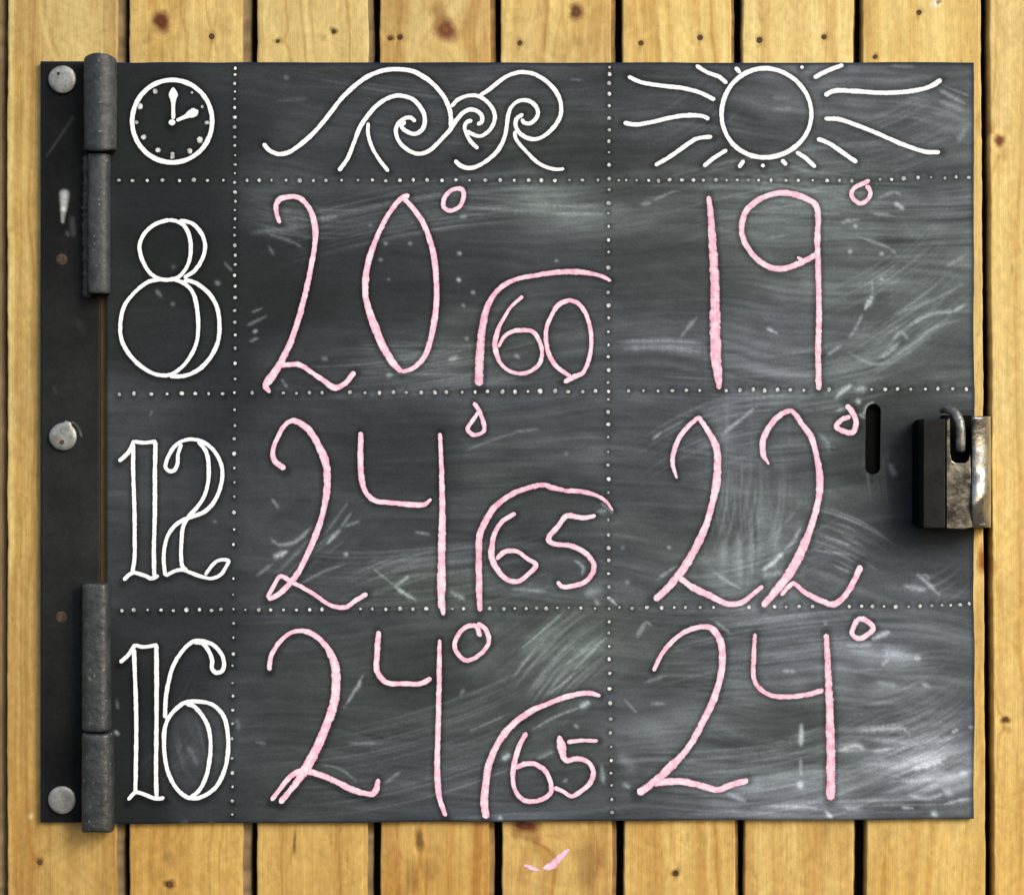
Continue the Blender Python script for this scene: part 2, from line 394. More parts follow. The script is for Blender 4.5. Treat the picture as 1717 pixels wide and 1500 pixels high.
def plank_colour(k, X, Y, xl, xr):
    """albedo of plank k at photo pixels X, Y; xl/xr its edges there"""
    spec = PL[k]
    sd = 100 + k * 17
    c = (xl + xr) / 2
    # heart of the board: growth rings run up it, bending slowly and opening into tongues
    off = 40 * (noise1(Y / 420.0 + k * 3.1, sd) - .5) + 10 * (noise1(Y / 90.0, sd + 1) - .5)
    u = (X - c) + off
    for (kk, kx, ky, rx, ry, dk, col) in KN:
        if abs(kk - k) == 0 and dk > 0.3 and rx > 6:
            dx, dy = X - kx, Y - ky
            u = u + np.sign(dx) * rx * 1.1 * np.exp(-(dy / (ry * 2.6)) ** 2 - (np.abs(dx) / (rx * 2.4)) ** 2)
    if k in (1, 3, 4, 7, 9):
        ctr = np.random.default_rng(sd).uniform(-25, 25)
        uu = np.sqrt((u - ctr) ** 2 + 55 + (8 + 26 * noise1(Y / 300.0 + 9, sd + 2)) ** 2)
    else:
        uu = u * 0.9 + 80
    g1 = noise1(uu / 11.0 + 50, sd + 3)
    g2 = noise1(uu / 4.6 + 90 + 0.004 * Y, sd + 4)
    g3 = noise1(X / 2.3 + 0.01 * Y, sd + 5)
    g4 = noise1(Y / 60.0 + X / 40., sd + 6)
    t = 0.55 * g1 + 0.22 * g2 + 0.10 * g3 + 0.20 * g4 - 0.03
    t = np.clip((t - 0.26) / 0.52, 0, 1)
    lo, hi = s2l(spec[5]), s2l(spec[6])
    colr = lo[None] * (1 - t[..., None]) + hi[None] * t[..., None]
    # thin resinous ring lines
    ln = np.clip((noise1(uu / 7.5 + 20, sd + 8) - 0.80) / 0.12, 0, 1)
    colr = colr * (1 - ln[..., None] * np.array([.16, .24, .34]))
    # big patches of slightly redder / greyer wood
    w = noise1(Y / 170.0 + 5, sd + 9)[..., None]
    colr = colr * (1 + (w - .5) * np.array([0.06, 0.02, -0.14]))
    # light falling off downwards is painted in: lower half darker and yellower
    wy = np.clip((Y - 500) / 1000.0, 0, 1)[..., None] * (1.25 if k < 5 else 1.0)
    colr = colr * (1 - wy * np.array([0.08, 0.19, 0.34]))
    if k == 1:      # shade in the slit beside the hinges, painted into the wood
        slit_shade = (np.clip((X - 158) / 8.0, 0, 1) * np.clip((Y - 440) / 40.0, 0, 1) * np.clip((1030 - Y) / 40.0, 0, 1))[..., None]
        colr = colr * (1 - slit_shade) + np.array([0.22, 0.12, 0.03]) * slit_shade
    # crisp planed arrises are fresher
    e = np.minimum(X - xl, xr - X)
    fr = np.exp(-np.clip(e, 0, None) / 4.0)[..., None]
    colr = colr * (1 + fr * np.array([0.13, 0.15, 0.20]))
    for (kk, kx, ky, rx, ry, dk, col) in KN:
        if kk == k:
            th_ = np.arctan2(Y - ky, X - kx)
            wob = 1 + 0.13 * np.sin(2 * th_ + kx) + 0.09 * np.sin(3 * th_ + ky) + 0.25 * (noise1(X / 4.0 + 17 * noise1(Y / 6.0, sd + 3), sd + 31) - .5)
            r = np.sqrt(((X - kx) / rx) ** 2 + ((Y - ky) / ry) ** 2) / wob
            a = np.clip((1.25 - r) / 0.7, 0, 1)
            if dk > 0.6:
                rings = 0.82 + 0.18 * np.cos(r * 9)
            else:
                rings = 0.85 + 0.3 * (noise1(X / 3.5, sd + 77) - .3)
            halo = np.exp(-((r - 1.6) / 0.35) ** 2) * 0.10 * (dk > 0.6)
            a = np.clip(a * abs(dk) * (1.15 if dk > .6 else 1.0), 0, 1)[..., None]
            colr = colr * (1 + halo[..., None])
            colr = colr * (1 - a) + s2l(col) * rings[..., None] * a
    for (kk, vp, vw, vf) in VEINS:
        if kk == k:
            vx = np.interp(Y, [p[1] for p in vp], [p[0] for p in vp])
            ins = np.clip((Y - vp[0][1] + 6) / 12, 0, 1) * np.clip((vp[-1][1] + 6 - Y) / 12, 0, 1)
            a_ = (np.exp(-((X - vx - 1.5 * (noise1(Y / 12.0, sd + 60) - .5)) / vw) ** 2) * ins)[..., None]
            colr = colr * (1 + a_ * (vf - 1) * (np.array([.8, 1.0, 1.25]) if vf < 1 else np.array([.9, 1.0, 1.1])))
    mot = noise1(X / 9.0 + 6 * noise1(Y / 21.0, sd + 61), sd + 62) * .5 + noise1(Y / 13.0 + 5 * noise1(X / 17.0, sd + 63), sd + 64) * .5
    colr = colr * (1 + 0.26 * (mot[..., None] - .5) * np.array([.9, 1.0, 1.3]))
    # pitch flecks and short checks
    fl = np.clip((noise1(X / 2.6 + 40 * noise1(Y / 16.0, sd + 65), sd + 66) * noise1(Y / 7.0 + 30 * noise1(X / 6.0, sd + 67), sd + 68) - 0.70) / 0.16, 0, 1)[..., None]
    colr = colr * (1 - fl * np.array([.22, .28, .36]))
    rag_e = np.exp(-np.clip(e - 1.0, 0, None) / (1.2 + 1.4 * noise1(Y / 11.0, sd + 69)))[..., None]
    colr = colr * (1 - 0.20 * rag_e)
    wide = {0: 1.0, 1: .99, 2: 1.02, 3: 1.04, 4: 1.0, 5: 1.02, 6: 1.06, 7: 1.08, 8: 1.08, 9: 1.11}.get(k, 1.02)  # brighter light towards the right, painted into the plank tones
    return colr * wide * np.array([1.02, 1.065, 1.07]) / LIGHT

def build_plank(k):
    lt, rt, lb, rb, led, *_ = PL[k]
    full = k in (1, 8, 9)
    top, bot = -40, 1540
    far_ = k > 9
    if far_:
        ys = np.arange(top, bot + 1, 12.0)
    elif full:
        ys = np.arange(top, bot + 1, 3.0)
    else:
        ys = np.concatenate([np.arange(top, 112, 2.2), np.arange(120, 1360, 40.0), np.arange(1364, bot + 1, 2.2)])
    ys = np.concatenate([np.arange(-400, top - 1, 12.0), ys, np.arange(bot + 8, 1900, 12.0)])
    step = 4.0 if far_ else 2.0
    nf = int((rt - lt) / step) + 1
    sd = 300 + k
    wob_l = 0.9 * (noise1(ys / 70.0 + 3, sd) - .5) * 2 + 0.5 * (noise1(ys / 14.0, sd + 1) - .5) * 2
    wob_r = 0.9 * (noise1(ys / 80.0 + 8, sd + 2) - .5) * 2 + 0.5 * (noise1(ys / 14.0, sd + 3) - .5) * 2
    t = (ys - 0) / 1500.0
    xl = lt + (lb - lt) * t + wob_l
    xr = rt + (rb - rt) * t + wob_r
    fs = np.linspace(0, 1, nf)
    X = xl[:, None] + (xr - xl)[:, None] * fs[None]
    Yg = np.repeat(ys[:, None], nf, 1)
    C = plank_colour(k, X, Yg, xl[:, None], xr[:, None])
    dep = np.zeros_like(X)
    dep[:, 0] = -0.0009; dep[:, -1] = -0.0009
    # knots stand a touch lower, cupped face
    dep[:, 1:-1] -= 0.0005 * (np.abs(fs[1:-1] - .5) * 2) ** 2
    led_d = -0.0055
    # side strips: left wall (deep), right wall down to the ledge, ledge, wall
    ones = np.ones(len(ys))
    leftX = np.stack([xl - 0.2], 1); leftD = np.full((len(ys), 1), -T_PLK)
    rX = np.stack([xr + 0.8, xr + led, xr + led + 0.8], 1)
    rD = np.stack([ones * led_d, ones * (led_d - 0.0012), ones * -T_PLK], 1)
    ledc = np.array([0.20, 0.145, 0.075]) if k < 4 else np.array([0.26, 0.16, 0.06])
    if k == 8: ledc = np.array([0.40, 0.24, 0.07])
    nz = (0.75 + 0.5 * noise1(ys / 9.0, sd + 5))[:, None, None]
    cl = np.tile(np.array([0.20, 0.13, 0.06]), (len(ys), 1, 1)) * nz
    cr = np.tile(ledc, (len(ys), 3, 1)) * nz
    cr[:, 2] *= 0.6
    XX = np.concatenate([leftX, X, rX], 1)
    DD = np.concatenate([leftD, dep, rD], 1)
    CC = np.concatenate([cl, C, cr], 1)
    YY = np.repeat(ys[:, None], XX.shape[1], 1)
    V = np.stack([(XX - CX) * S, -DD, (CY - YY) * S], -1).reshape(-1, 3)
    me = grid_mesh("plank", V, len(ys), XX.shape[1], CC)
    return link_mesh("plank", me, M_wood, wall)

def disc_bm(px, py, r, d, rise, seg=16, ring2=0.6, sink=False):
    bm = bmesh.new()
    rings = []
    for (rr, dd) in ((1.0, 0.0), (0.86, rise * .7), (ring2, rise), (0.25, rise * (0.5 if sink else 1.05))):
        rings.append([bm.verts.new(W(px + r * rr * math.cos(2 * math.pi * i / seg), py + r * rr * math.sin(2 * math.pi * i / seg), d + dd)) for i in range(seg)])
    for a, b_ in zip(rings[:-1], rings[1:]):
        for i in range(seg):
            bm.faces.new((a[i], a[(i + 1) % seg], b_[(i + 1) % seg], b_[i]))
    bm.faces.new(rings[-1])
    return bm

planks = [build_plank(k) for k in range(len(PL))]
for (k, px, py, r) in NL:
    from_bm("nail", disc_bm(px, py, r, 0.0001, 0.0002, 12, sink=True), M_nail, planks[k])

bm = bmesh.new()
bmesh.ops.create_cube(bm, size=1)
bmesh.ops.scale(bm, vec=(3300 * S, 0.012, 2300 * S), verts=bm.verts)
bmesh.ops.translate(bm, vec=(0, T_PLK + 0.012, 0), verts=bm.verts)
from_bm("backing_board", bm, M_back, wall)

# pink chalk smear on a plank under the board comes with the chalk strokes below

# ------------------------------------------------------------------ strokes (all in photo pixels)
def T(ox, oy, s, pts, w=None):
    out = []
    lastw = w
    for p in pts:
        if len(p) > 2:
            lastw = p[2]
            ww = p[2]
        else:
            ww = w if w is not None else lastw
        out.append((ox + p[0] / s, oy + p[1] / s, ww / s))
    return out

def catmull(P, step=2.0, closed=False):
    P = [np.array(p, float) for p in P]
    if closed:
        P = P[:-1] if np.allclose(P[0][:2], P[-1][:2]) else P
        ext = [P[-1]] + P + [P[0], P[1]]
    else:
        ext = [2 * P[0] - P[1]] + P + [2 * P[-1] - P[-2]]
        ext[0][2] = P[0][2]; ext[-1][2] = P[-1][2]
    out = []
    for i in range(1, len(ext) - 2):
        p0, p1, p2, p3 = ext[i - 1:i + 3]
        L_ = np.linalg.norm(p2[:2] - p1[:2])
        n = max(2, int(L_ / step))
        # centripetal-ish tangents limited for uneven spacing
        d01 = max(np.linalg.norm(p1[:2] - p0[:2]), 1e-3); d12 = max(L_, 1e-3); d23 = max(np.linalg.norm(p3[:2] - p2[:2]), 1e-3)
        m1 = (p2 - p0) / (d01 + d12) * d12
        m2 = (p3 - p1) / (d12 + d23) * d12
        for j in range(n):
            t = j / n
            h = (2 * t ** 3 - 3 * t ** 2 + 1) * p1 + (t ** 3 - 2 * t ** 2 + t) * m1 + (-2 * t ** 3 + 3 * t ** 2) * p2 + (t ** 3 - t ** 2) * m2
            out.append(h)
    out.append(np.array(ext[-2], float))
    return np.array(out)

BOARD_D = 0.0052
ALL_PTS = []       # every stroke sample, for the dark halo on the board along the lines
lift = [0.0]

def ribbon(bm, uvl, path, d, rag=0.10, seed=0, width_k=1.0):
    """a low ridge of chalk along path (x, y, width); feathered ragged edges; rounded ends"""
    lift[0] += 1.0e-5
    if lift[0] > 2.2e-4:
        lift[0] = 0
    path = np.array(path)
    n = len(path)
    g = np.random.default_rng(seed + n)
    tan = np.gradient(path[:, :2], axis=0)
    tan /= (np.linalg.norm(tan, axis=1)[:, None] + 1e-9)
    # soften the tangents so corners do not fold
    k = np.array([1, 2, 3, 2, 1.]) / 9
    tx = np.convolve(np.pad(tan[:, 0], 2, mode='edge'), k, 'valid'); ty = np.convolve(np.pad(tan[:, 1], 2, mode='edge'), k, 'valid')
    nl = np.hypot(tx, ty) + 1e-9
    nx, ny = -ty / nl, tx / nl
    press = smooth1d(n, 9.0, seed + 3 * n); hw = path[:, 2] / 2 * width_k * (1 + 0.055 * press)
    jl = 1 + rag * g.standard_normal(n); jr = 1 + rag * g.standard_normal(n)
    jl = np.convolve(np.pad(jl, 1, mode='edge'), [.3, .4, .3], 'valid'); jr = np.convolve(np.pad(jr, 1, mode='edge'), [.3, .4, .3], 'valid')
    cum = np.concatenate([[0], np.cumsum(np.hypot(*np.diff(path[:, :2], axis=0).T))])
    tot = cum[-1]
    endt = np.minimum(cum, tot - cum)
    q = np.clip(endt / (hw * 0.9 + 1e-6), 0, 1)
    endf = np.sqrt(np.clip(1 - (1 - q) ** 2, 0.03, 1))
    prof = [(-1, 0.00002, 0.0), (-0.55, 0.00004, 0.5), (0, 0.00005, 1.0), (0.55, 0.00004, 0.5), (1, 0.00002, 0.0)]
    rows = []
    # extend the tips a little
    for i in range(n):
        r = []
        for (s_, h, v) in prof:
            hwi = hw[i] * endf[i] * (jl[i] if s_ < 0 else jr[i])
            x = path[i, 0] + nx[i] * s_ * hwi
            y = path[i, 1] + ny[i] * s_ * hwi
            r.append((bm.verts.new(W(x, y, d + h + 0.00003 + lift[0] + 1.2e-7 * i)), (cum[i] / 100.0, v)))
        rows.append(r)
    for a, b_ in zip(rows[:-1], rows[1:]):
        for j in range(4):
            f = bm.faces.new((a[j][0], a[j + 1][0], b_[j + 1][0], b_[j][0]))
            for lp, src in zip(f.loops, (a[j], a[j + 1], b_[j + 1], b_[j])):
                lp[uvl].uv = src[1]
            f.smooth = True
    return bm

def stroke_obj(name, paths, mat, parent, label=None, rag=0.06, d=None, add_halo=True, step=2.0):
    bm = bmesh.new()
    uvl = bm.loops.layers.uv.new("run")
    for i, p in enumerate(paths):
        c = catmull(p, step)
        if add_halo:
            ALL_PTS.append(c)
        ribbon(bm, uvl, c, BOARD_D if d is None else d, rag, seed=len(name) * 7 + i, width_k=0.93 if mat is M_white else 1.0)
    me = bpy.data.meshes.new(name)
    bm.to_mesh(me); bm.free()
    o = link_mesh(name, me, mat, parent)
    if label:
        o["label"] = label
    return o

def ellipse(cx, cy, rx, ry, w, n=28, a0=0.0, wob=0.0):
    pts = []
    for i in range(n + 2):
        a = a0 + 2 * math.pi * i / n
        r = 1 + wob * math.sin(3 * a + 1)
        pts.append((cx + rx * r * math.cos(a), cy + ry * r * math.sin(a), w))
    return pts

def dot_obj(name, dots, mat, parent, label=None):
    bm = bmesh.new()
    uvl = bm.loops.layers.uv.new("run")
    for (x, y, r) in dots:
        seg = 10
        ph = random.random() * 6
        sx = 1 + random.uniform(-.15, .15); sy = 1 + random.uniform(-.15, .15)
        c = bm.verts.new(W(x, y, BOARD_D + 0.00009))
        ring = [bm.verts.new(W(x + r * sx * 1.15 * math.cos(ph + 2 * math.pi * i / seg), y + r * sy * 1.15 * math.sin(ph + 2 * math.pi * i / seg), BOARD_D + 0.00004)) for i in range(seg)]
        for i in range(seg):
            f = bm.faces.new((c, ring[i], ring[(i + 1) % seg]))
            f.loops[0][uvl].uv = (0, 1.0); f.loops[1][uvl].uv = (0, 0.0); f.loops[2][uvl].uv = (0, 0.0)
        ALL_PTS.append(np.array([(x, y, r * 1.6)]))
    me = bpy.data.meshes.new(name)
    bm.to_mesh(me); bm.free()
    o = link_mesh(name, me, mat, parent)
    if label:
        o["label"] = label
    return o

board = empty("chalkboard", (0, 0, 0), "black steel chalkboard hatch with pink chalk temperatures hinged on the wooden plank wall", "chalkboard")

K = 3.993
# --- clock
clk = stroke_obj("clock_drawing", [ellipse(1153 / K, 812 / K, 268 / K, 276 / K, 9.2, 30)], M_white, board, "white chalk clock face showing two o'clock")
stroke_obj("clock_hand", [T(0, 0, K, [(1160, 800, 32), (1160, 700, 32), (1160, 655, 50), (1160, 630, 68), (1160, 605, 40), (1160, 585, 20)]),
                          T(0, 0, K, [(1152, 800, 60), (1152, 840, 60)])], M_white, clk)
stroke_obj("clock_hand", [T(0, 0, K, [(1180, 808, 28), (1240, 782, 32), (1280, 762, 66), (1310, 750, 66), (1328, 742, 30)])], M_white, clk)
tk = []
for (x, y, r) in [(938, 712, 22), (962, 918, 20), (1058, 1005, 20), (1155, 1050, 20), (1155, 1030, 14), (1270, 1012, 18), (1338, 938, 22), (1385, 822, 16), (1355, 715, 12), (1285, 620, 10), (1040, 612, 18), (915, 820, 16)]:
    tk.append((x / K, y / K, r / K * .9))
o = dot_obj("hour_tick", tk, M_whitedot, clk); o["kind"] = "stuff"

# --- waves
V5 = (730, 90, 6.8167)
wave_paths = [
    T(430, 0, K, [(45, 960), (90, 1010), (150, 1032), (220, 1018), (310, 955), (400, 872), (480, 775), (570, 660), (670, 565), (760, 505), (860, 470), (960, 465), (1050, 480), (1130, 522), (1200, 582), (1255, 650), (1290, 725), (1303, 800), (1300, 850)], 35),
    T(430, 0, K, [(550, 1145), (610, 1060), (655, 950), (695, 850), (745, 775), (820, 695), (900, 650), (970, 642), (1050, 668), (1108, 735), (1128, 805), (1112, 865), (1060, 897), (1005, 880), (970, 845), (1000, 815)], 34),
    T(430, 0, K, [(748, 820), (748, 900), (780, 1000), (830, 1080), (885, 1150)], 30),
    T(*V5, [(180, 860), (100, 945), (20, 1030), (-70, 1110), (-180, 1145), (-300, 1110), (-410, 1010), (-452, 900), (-430, 810), (-350, 740), (-280, 735), (-225, 780)], 56),
]
wave_paths2 = [
    T(*V5, [(180, 610), (260, 525), (390, 478), (500, 490), (600, 560), (665, 655), (680, 745), (640, 850), (560, 925), (500, 945), (420, 920), (360, 880)], 54),
    T(*V5, [(150, 895), (200, 820), (245, 755), (320, 675), (400, 640), (470, 655), (530, 710), (530, 780), (475, 812)], 60),
    T(*V5, [(425, 765), (365, 780), (335, 830), (360, 930), (410, 1010), (490, 1090)], 54),
]
wave_paths3 = [
    T(*V5, [(500, 485), (620, 408), (740, 310), (860, 240), (1000, 212), (1130, 235), (1260, 310), (1360, 410), (1420, 520), (1438, 620), (1422, 730), (1345, 850), (1235, 945), (1130, 978), (1030, 955), (955, 900), (918, 820), (930, 745), (1005, 690)], 56),
    T(*V5, [(985, 745), (1010, 785), (1070, 800), (1130, 765), (1172, 690), (1150, 605), (1085, 550), (1010, 532), (930, 552), (862, 620), (832, 710), (818, 810), (800, 920), (750, 1050), (660, 1165), (540, 1255), (430, 1303), (340, 1303), (270, 1268), (222, 1215)], 56),
    T(*V5, [(910, 880), (912, 950), (950, 1020), (1040, 1120), (1150, 1230), (1250, 1290), (1370, 1322), (1475, 1318)], 50),
]
wv = stroke_obj("wave_drawing", wave_paths, M_white, board, "white chalk curling waves in the top middle cell")
stroke_obj("wave_curl", wave_paths2, M_white, wv)
stroke_obj("wave_curl", wave_paths3, M_white, wv)

# --- sun
sn = stroke_obj("sun_drawing", [ellipse(1284.5, 190, 75.3, 74.6, 9.0, 30, 2.0, 0.012)], M_white, board, "white chalk sun circle with wavy rays in the top right cell")
rays = [
    T(860, 0, K, [(770, 512), (860, 552), (1000, 575), (1130, 590), (1250, 620), (1355, 670)], 34),
    T(860, 0, K, [(740, 822), (820, 835), (920, 820), (1050, 790), (1160, 773), (1270, 778), (1315, 800)], 34),
    T(860, 0, K, [(950, 1108), (1050, 1050), (1150, 980), (1230, 930), (1335, 915)], 34),
    T(860, 0, K, [(1275, 1115), (1350, 1055), (1435, 1003)], 34),
    T(860, 0, K, [(1225, 437), (1300, 485), (1380, 515), (1435, 560)], 34),
    T(860, 0, K, [(1488, 450), (1522, 490)], 34),
    T(860, 0, K, [(1512, 1124), (1548, 1072)], 34),
    T(860, 0, K, [(1672, 1095), (1677, 1122)], 32),
    T(1287, 0, K, [(380, 640), (450, 608), (600, 612), (750, 622), (900, 618), (1020, 600), (1100, 575), (1165, 533)], 36),
    T(1287, 0, K, [(380, 795), (480, 800), (600, 840), (750, 900), (900, 965), (1050, 1015), (1155, 1020)], 34),
    T(1287, 0, K, [(330, 928), (420, 965), (500, 1020), (600, 1088)], 34),
    T(1287, 0, K, [(190, 1017), (250, 1055), (322, 1122)], 34),
    T(1287, 0, K, [(92, 1068), (128, 1108)], 34),
    T(1287, 0, K, [(308, 522), (400, 475), (508, 434)], 34),
    T(1287, 0, K, [(225, 462), (236, 440)], 30),
]
for r_ in rays:
    stroke_obj("sun_ray", [r_], M_white, sn)

# --- white outlined hours
o8 = (180, 350, 5.0)
stroke_obj("hour_numeral", [
    T(*o8, [(520, 92), (400, 130), (310, 210), (270, 310), (290, 420), (350, 530), (430, 585), (520, 595), (600, 570), (670, 480), (698, 370), (692, 250), (650, 150), (580, 105), (510, 92)], 40),
    T(*o8, [(600, 102), (650, 105), (720, 130), (790, 210), (820, 310), (800, 410), (740, 510), (640, 580)], 40),
    T(*o8, [(450, 590), (340, 615), (220, 710), (140, 820), (110, 950), (115, 1080), (170, 1200), (270, 1310), (400, 1385), (520, 1392), (620, 1330), (700, 1230), (750, 1110), (762, 980), (752, 840), (720, 710), (650, 630), (560, 590)], 40),
    T(*o8, [(640, 595), (700, 608), (770, 640), (860, 720), (920, 830), (940, 980), (925, 1120), (860, 1250), (760, 1350), (650, 1400), (520, 1402)], 42)],
    M_white, board, "outlined white chalk 8")
o12 = (180, 715, 5.2636)
stroke_obj("hour_numeral", [
    T(*o12, [(98, 308), (160, 255), (205, 195), (238, 118)], 42),
    T(*o12, [(235, 130), (320, 142), (435, 130)], 42),
    T(*o12, [(228, 150), (228, 400), (238, 700), (242, 1000), (240, 1150), (222, 1290)], 42),
    T(*o12, [(140, 1355), (222, 1290), (320, 1310), (390, 1338), (455, 1312)], 40),
    T(*o12, [(425, 130), (420, 400), (418, 800), (410, 1100), (415, 1320)], 44),
    T(*o12, [(655, 150), (625, 240), (618, 330), (590, 385), (545, 392), (512, 350), (540, 260), (590, 180), (660, 128), (740, 112), (830, 130), (930, 200), (1000, 320), (1015, 430), (990, 560), (930, 680), (840, 760), (700, 810), (600, 870), (530, 970), (500, 1100), (498, 1200), (512, 1318)], 42),
    T(*o12, [(512, 1318), (580, 1280), (660, 1262), (740, 1290), (830, 1322), (920, 1338), (1000, 1305), (1045, 1240), (1070, 1182), (980, 1180), (920, 1230), (860, 1310)], 38),
    T(*o12, [(800, 130), (870, 220), (893, 340), (890, 480), (860, 600), (800, 700), (720, 790), (670, 880), (655, 1000), (650, 1120), (660, 1225), (705, 1275)], 42)],
    M_white, board, "outlined white chalk 12")
o16 = (180, 1050, 4.841)
stroke_obj("hour_numeral", [
    T(*o16, [(100, 293), (165, 235), (205, 180), (228, 140)], 40),
    T(*o16, [(225, 148), (290, 165), (410, 148)], 38),
    T(*o16, [(215, 180), (228, 500), (235, 800), (232, 1100), (228, 1345)], 40),
    T(*o16, [(165, 1408), (230, 1345), (310, 1365), (390, 1395), (465, 1388)], 36),
    T(*o16, [(398, 145), (400, 500), (398, 900), (395, 1200), (400, 1385)], 42),
    T(*o16, [(468, 745), (473, 600), (490, 480), (530, 330), (600, 210), (690, 125), (770, 118), (860, 150), (930, 230), (948, 310), (930, 360), (885, 375), (850, 340), (850, 270), (820, 195), (770, 135), (700, 128)], 40),
    T(*o16, [(475, 770), (540, 685), (620, 622), (720, 606), (850, 632), (940, 720), (975, 850), (980, 1000), (955, 1150), (890, 1290), (800, 1365), (720, 1392), (640, 1380), (560, 1310), (500, 1200), (470, 1080), (460, 950), (465, 830), (495, 735)], 40),
    T(*o16, [(640, 628), (700, 645), (770, 720), (820, 820), (838, 950), (830, 1080), (800, 1220), (740, 1335), (670, 1388)], 40)],
    M_white, board, "outlined white chalk 16")

# --- pink writing
a = (420, 300, 3.902)
def num(paths, label, mat=None, name="numeral"):
    return stroke_obj(name, paths, mat or M_pink, board, label, rag=0.09)
num([T(*a, [(192, 292, 32), (168, 210, 38), (182, 140, 44), (250, 117, 42), (310, 120, 40), (370, 170, 38), (412, 260, 42), (425, 380, 44), (410, 500, 42), (375, 680, 42), (325, 880, 42), (265, 1060, 44), (195, 1205, 48), (135, 1300, 62), (100, 1350, 50), (128, 1400, 26)]),
     T(*a, [(180, 1222, 36), (250, 1215, 38), (320, 1215, 38), (400, 1265, 34), (480, 1320, 36), (550, 1365, 42), (620, 1335, 36), (662, 1285, 40), (685, 1262, 44)])], "pink chalk 2 of the morning water temperature")
num([T(*a, [(1040, 105, 34), (985, 128, 38), (900, 235, 36), (830, 375, 40), (775, 530, 44), (752, 660, 48), (755, 780, 46), (800, 930, 58), (860, 1080, 60), (930, 1200, 54), (990, 1265, 38)]),
     T(*a, [(985, 1262, 34), (1060, 1240, 34), (1140, 1160, 42), (1190, 1000, 42), (1215, 820, 44), (1215, 640, 44), (1190, 460, 42), (1140, 310, 42), (1070, 200, 38), (1000, 125, 34)])], "pink chalk pointed 0")
num([T(*a, [(1375, 58), (1310, 78), (1265, 135), (1265, 185), (1310, 208), (1370, 178), (1395, 115), (1385, 70), (1350, 62)], 36)], "pink chalk degree sign", name="degree_sign")
a = (740, 430, 5.7233)
num([T(*a, [(362, 1240, 104), (365, 1050, 104), (375, 850, 94), (400, 650, 80), (430, 520, 76), (490, 390, 64), (580, 290, 60), (720, 218, 52), (900, 182, 55), (1080, 155, 62), (1250, 145, 66), (1400, 158, 56), (1540, 192, 48), (1630, 235, 40)])], None, M_pinkdry, "curved_line")
num([T(*a, [(785, 380, 44), (680, 470, 40), (600, 590, 42), (550, 690, 50), (515, 820, 58), (525, 920, 56), (560, 1010, 44), (640, 1090, 42), (740, 1122, 44), (840, 1108, 46), (940, 1030, 46), (965, 920, 44), (945, 820, 46), (880, 722, 50), (780, 708, 54), (680, 720, 50), (600, 775, 44), (550, 870, 40)])], None)
num([T(*a, [(1240, 415, 50), (1130, 460, 50), (1060, 560, 46), (1012, 680, 48), (1005, 800, 50), (1030, 930, 56), (1100, 1050, 50), (1245, 1155, 44)]),
     T(*a, [(1175, 1208, 50), (1260, 1160, 54), (1360, 1110, 48), (1420, 970, 46), (1440, 800, 46), (1420, 650, 46), (1370, 520, 46), (1300, 442, 46), (1210, 415, 46)])], None)
a = (1140, 300, 3.947)
num([T(*a, [(190, 112, 34), (203, 230, 52), (218, 450, 62), (232, 700, 74), (234, 1000, 82), (238, 1180, 82), (252, 1290, 66), (260, 1392, 38)])], "thick grainy pink chalk 1", M_pinkdry)
num([T(*a, [(915, 495), (830, 540), (740, 580), (660, 595), (580, 578), (490, 510), (425, 410), (408, 320), (440, 210), (520, 140), (620, 100), (720, 95), (820, 125), (893, 165), (914, 230), (910, 400), (915, 600), (920, 900), (915, 1150), (920, 1398)], 44),
     T(*a, [(775, 515, 16), (810, 540, 34)])], None)
num([T(*a, [(1258, 8), (1215, 30), (1155, 60), (1135, 105), (1160, 145), (1195, 163), (1245, 135), (1262, 90), (1235, 40)], 34)], None, name="degree_sign")
a = (420, 660, 3.902)
num([T(*a, [(228, 492, 50), (160, 440, 44), (145, 380, 36), (180, 280, 32), (235, 195, 34), (290, 178, 44), (380, 235, 50), (440, 330, 52), (490, 440, 56), (502, 560, 56), (490, 700, 50), (450, 860, 44), (390, 1010, 42), (310, 1170, 42), (230, 1270, 44), (170, 1320, 38), (112, 1342, 42)]),
     T(*a, [(108, 1335, 34), (150, 1260, 32), (195, 1195, 34), (280, 1235, 34), (400, 1300, 34), (520, 1380, 34), (620, 1395, 36), (690, 1350, 34), (765, 1305, 34)])], "pink chalk 2 with a looped foot")
num([T(*a, [(722, 248, 38), (720, 400, 46), (725, 540, 50), (750, 635, 38), (810, 697, 36), (900, 710, 36), (1130, 725, 40), (1185, 688, 22)]),
     T(*a, [(1240, 255, 32), (1250, 500, 38), (1255, 800, 46), (1250, 1100, 56), (1250, 1330, 62), (1254, 1390, 52), (1265, 1450, 26)])], None)
num([T(*a, [(1460, 55), (1495, 110), (1525, 190), (1525, 245), (1465, 270), (1420, 235), (1450, 180), (1492, 120)], 32)], "pink chalk drop-shaped degree sign", name="degree_sign")
a = (770, 660, 3.947)
num([T(*a, [(138, 1440, 42), (132, 1300, 50), (130, 1100, 50), (135, 940, 50), (170, 850, 50), (240, 745, 52), (340, 668, 46), (450, 625, 44), (555, 602, 44), (610, 620, 50), (700, 640, 34)]),
     T(*a, [(690, 640, 36), (830, 650, 34), (955, 698, 30), (1018, 775, 22)])], None, M_pinkdry, "curved_line")
num([T(*a, [(375, 790, 34), (290, 840, 34), (240, 910, 36), (220, 980, 38), (215, 1080, 50), (250, 1160, 44), (320, 1230, 38), (390, 1240, 38), (460, 1190, 38), (508, 1132, 34), (450, 1090, 30), (380, 1042, 32), (300, 1045, 38), (245, 1095, 36)])], None)
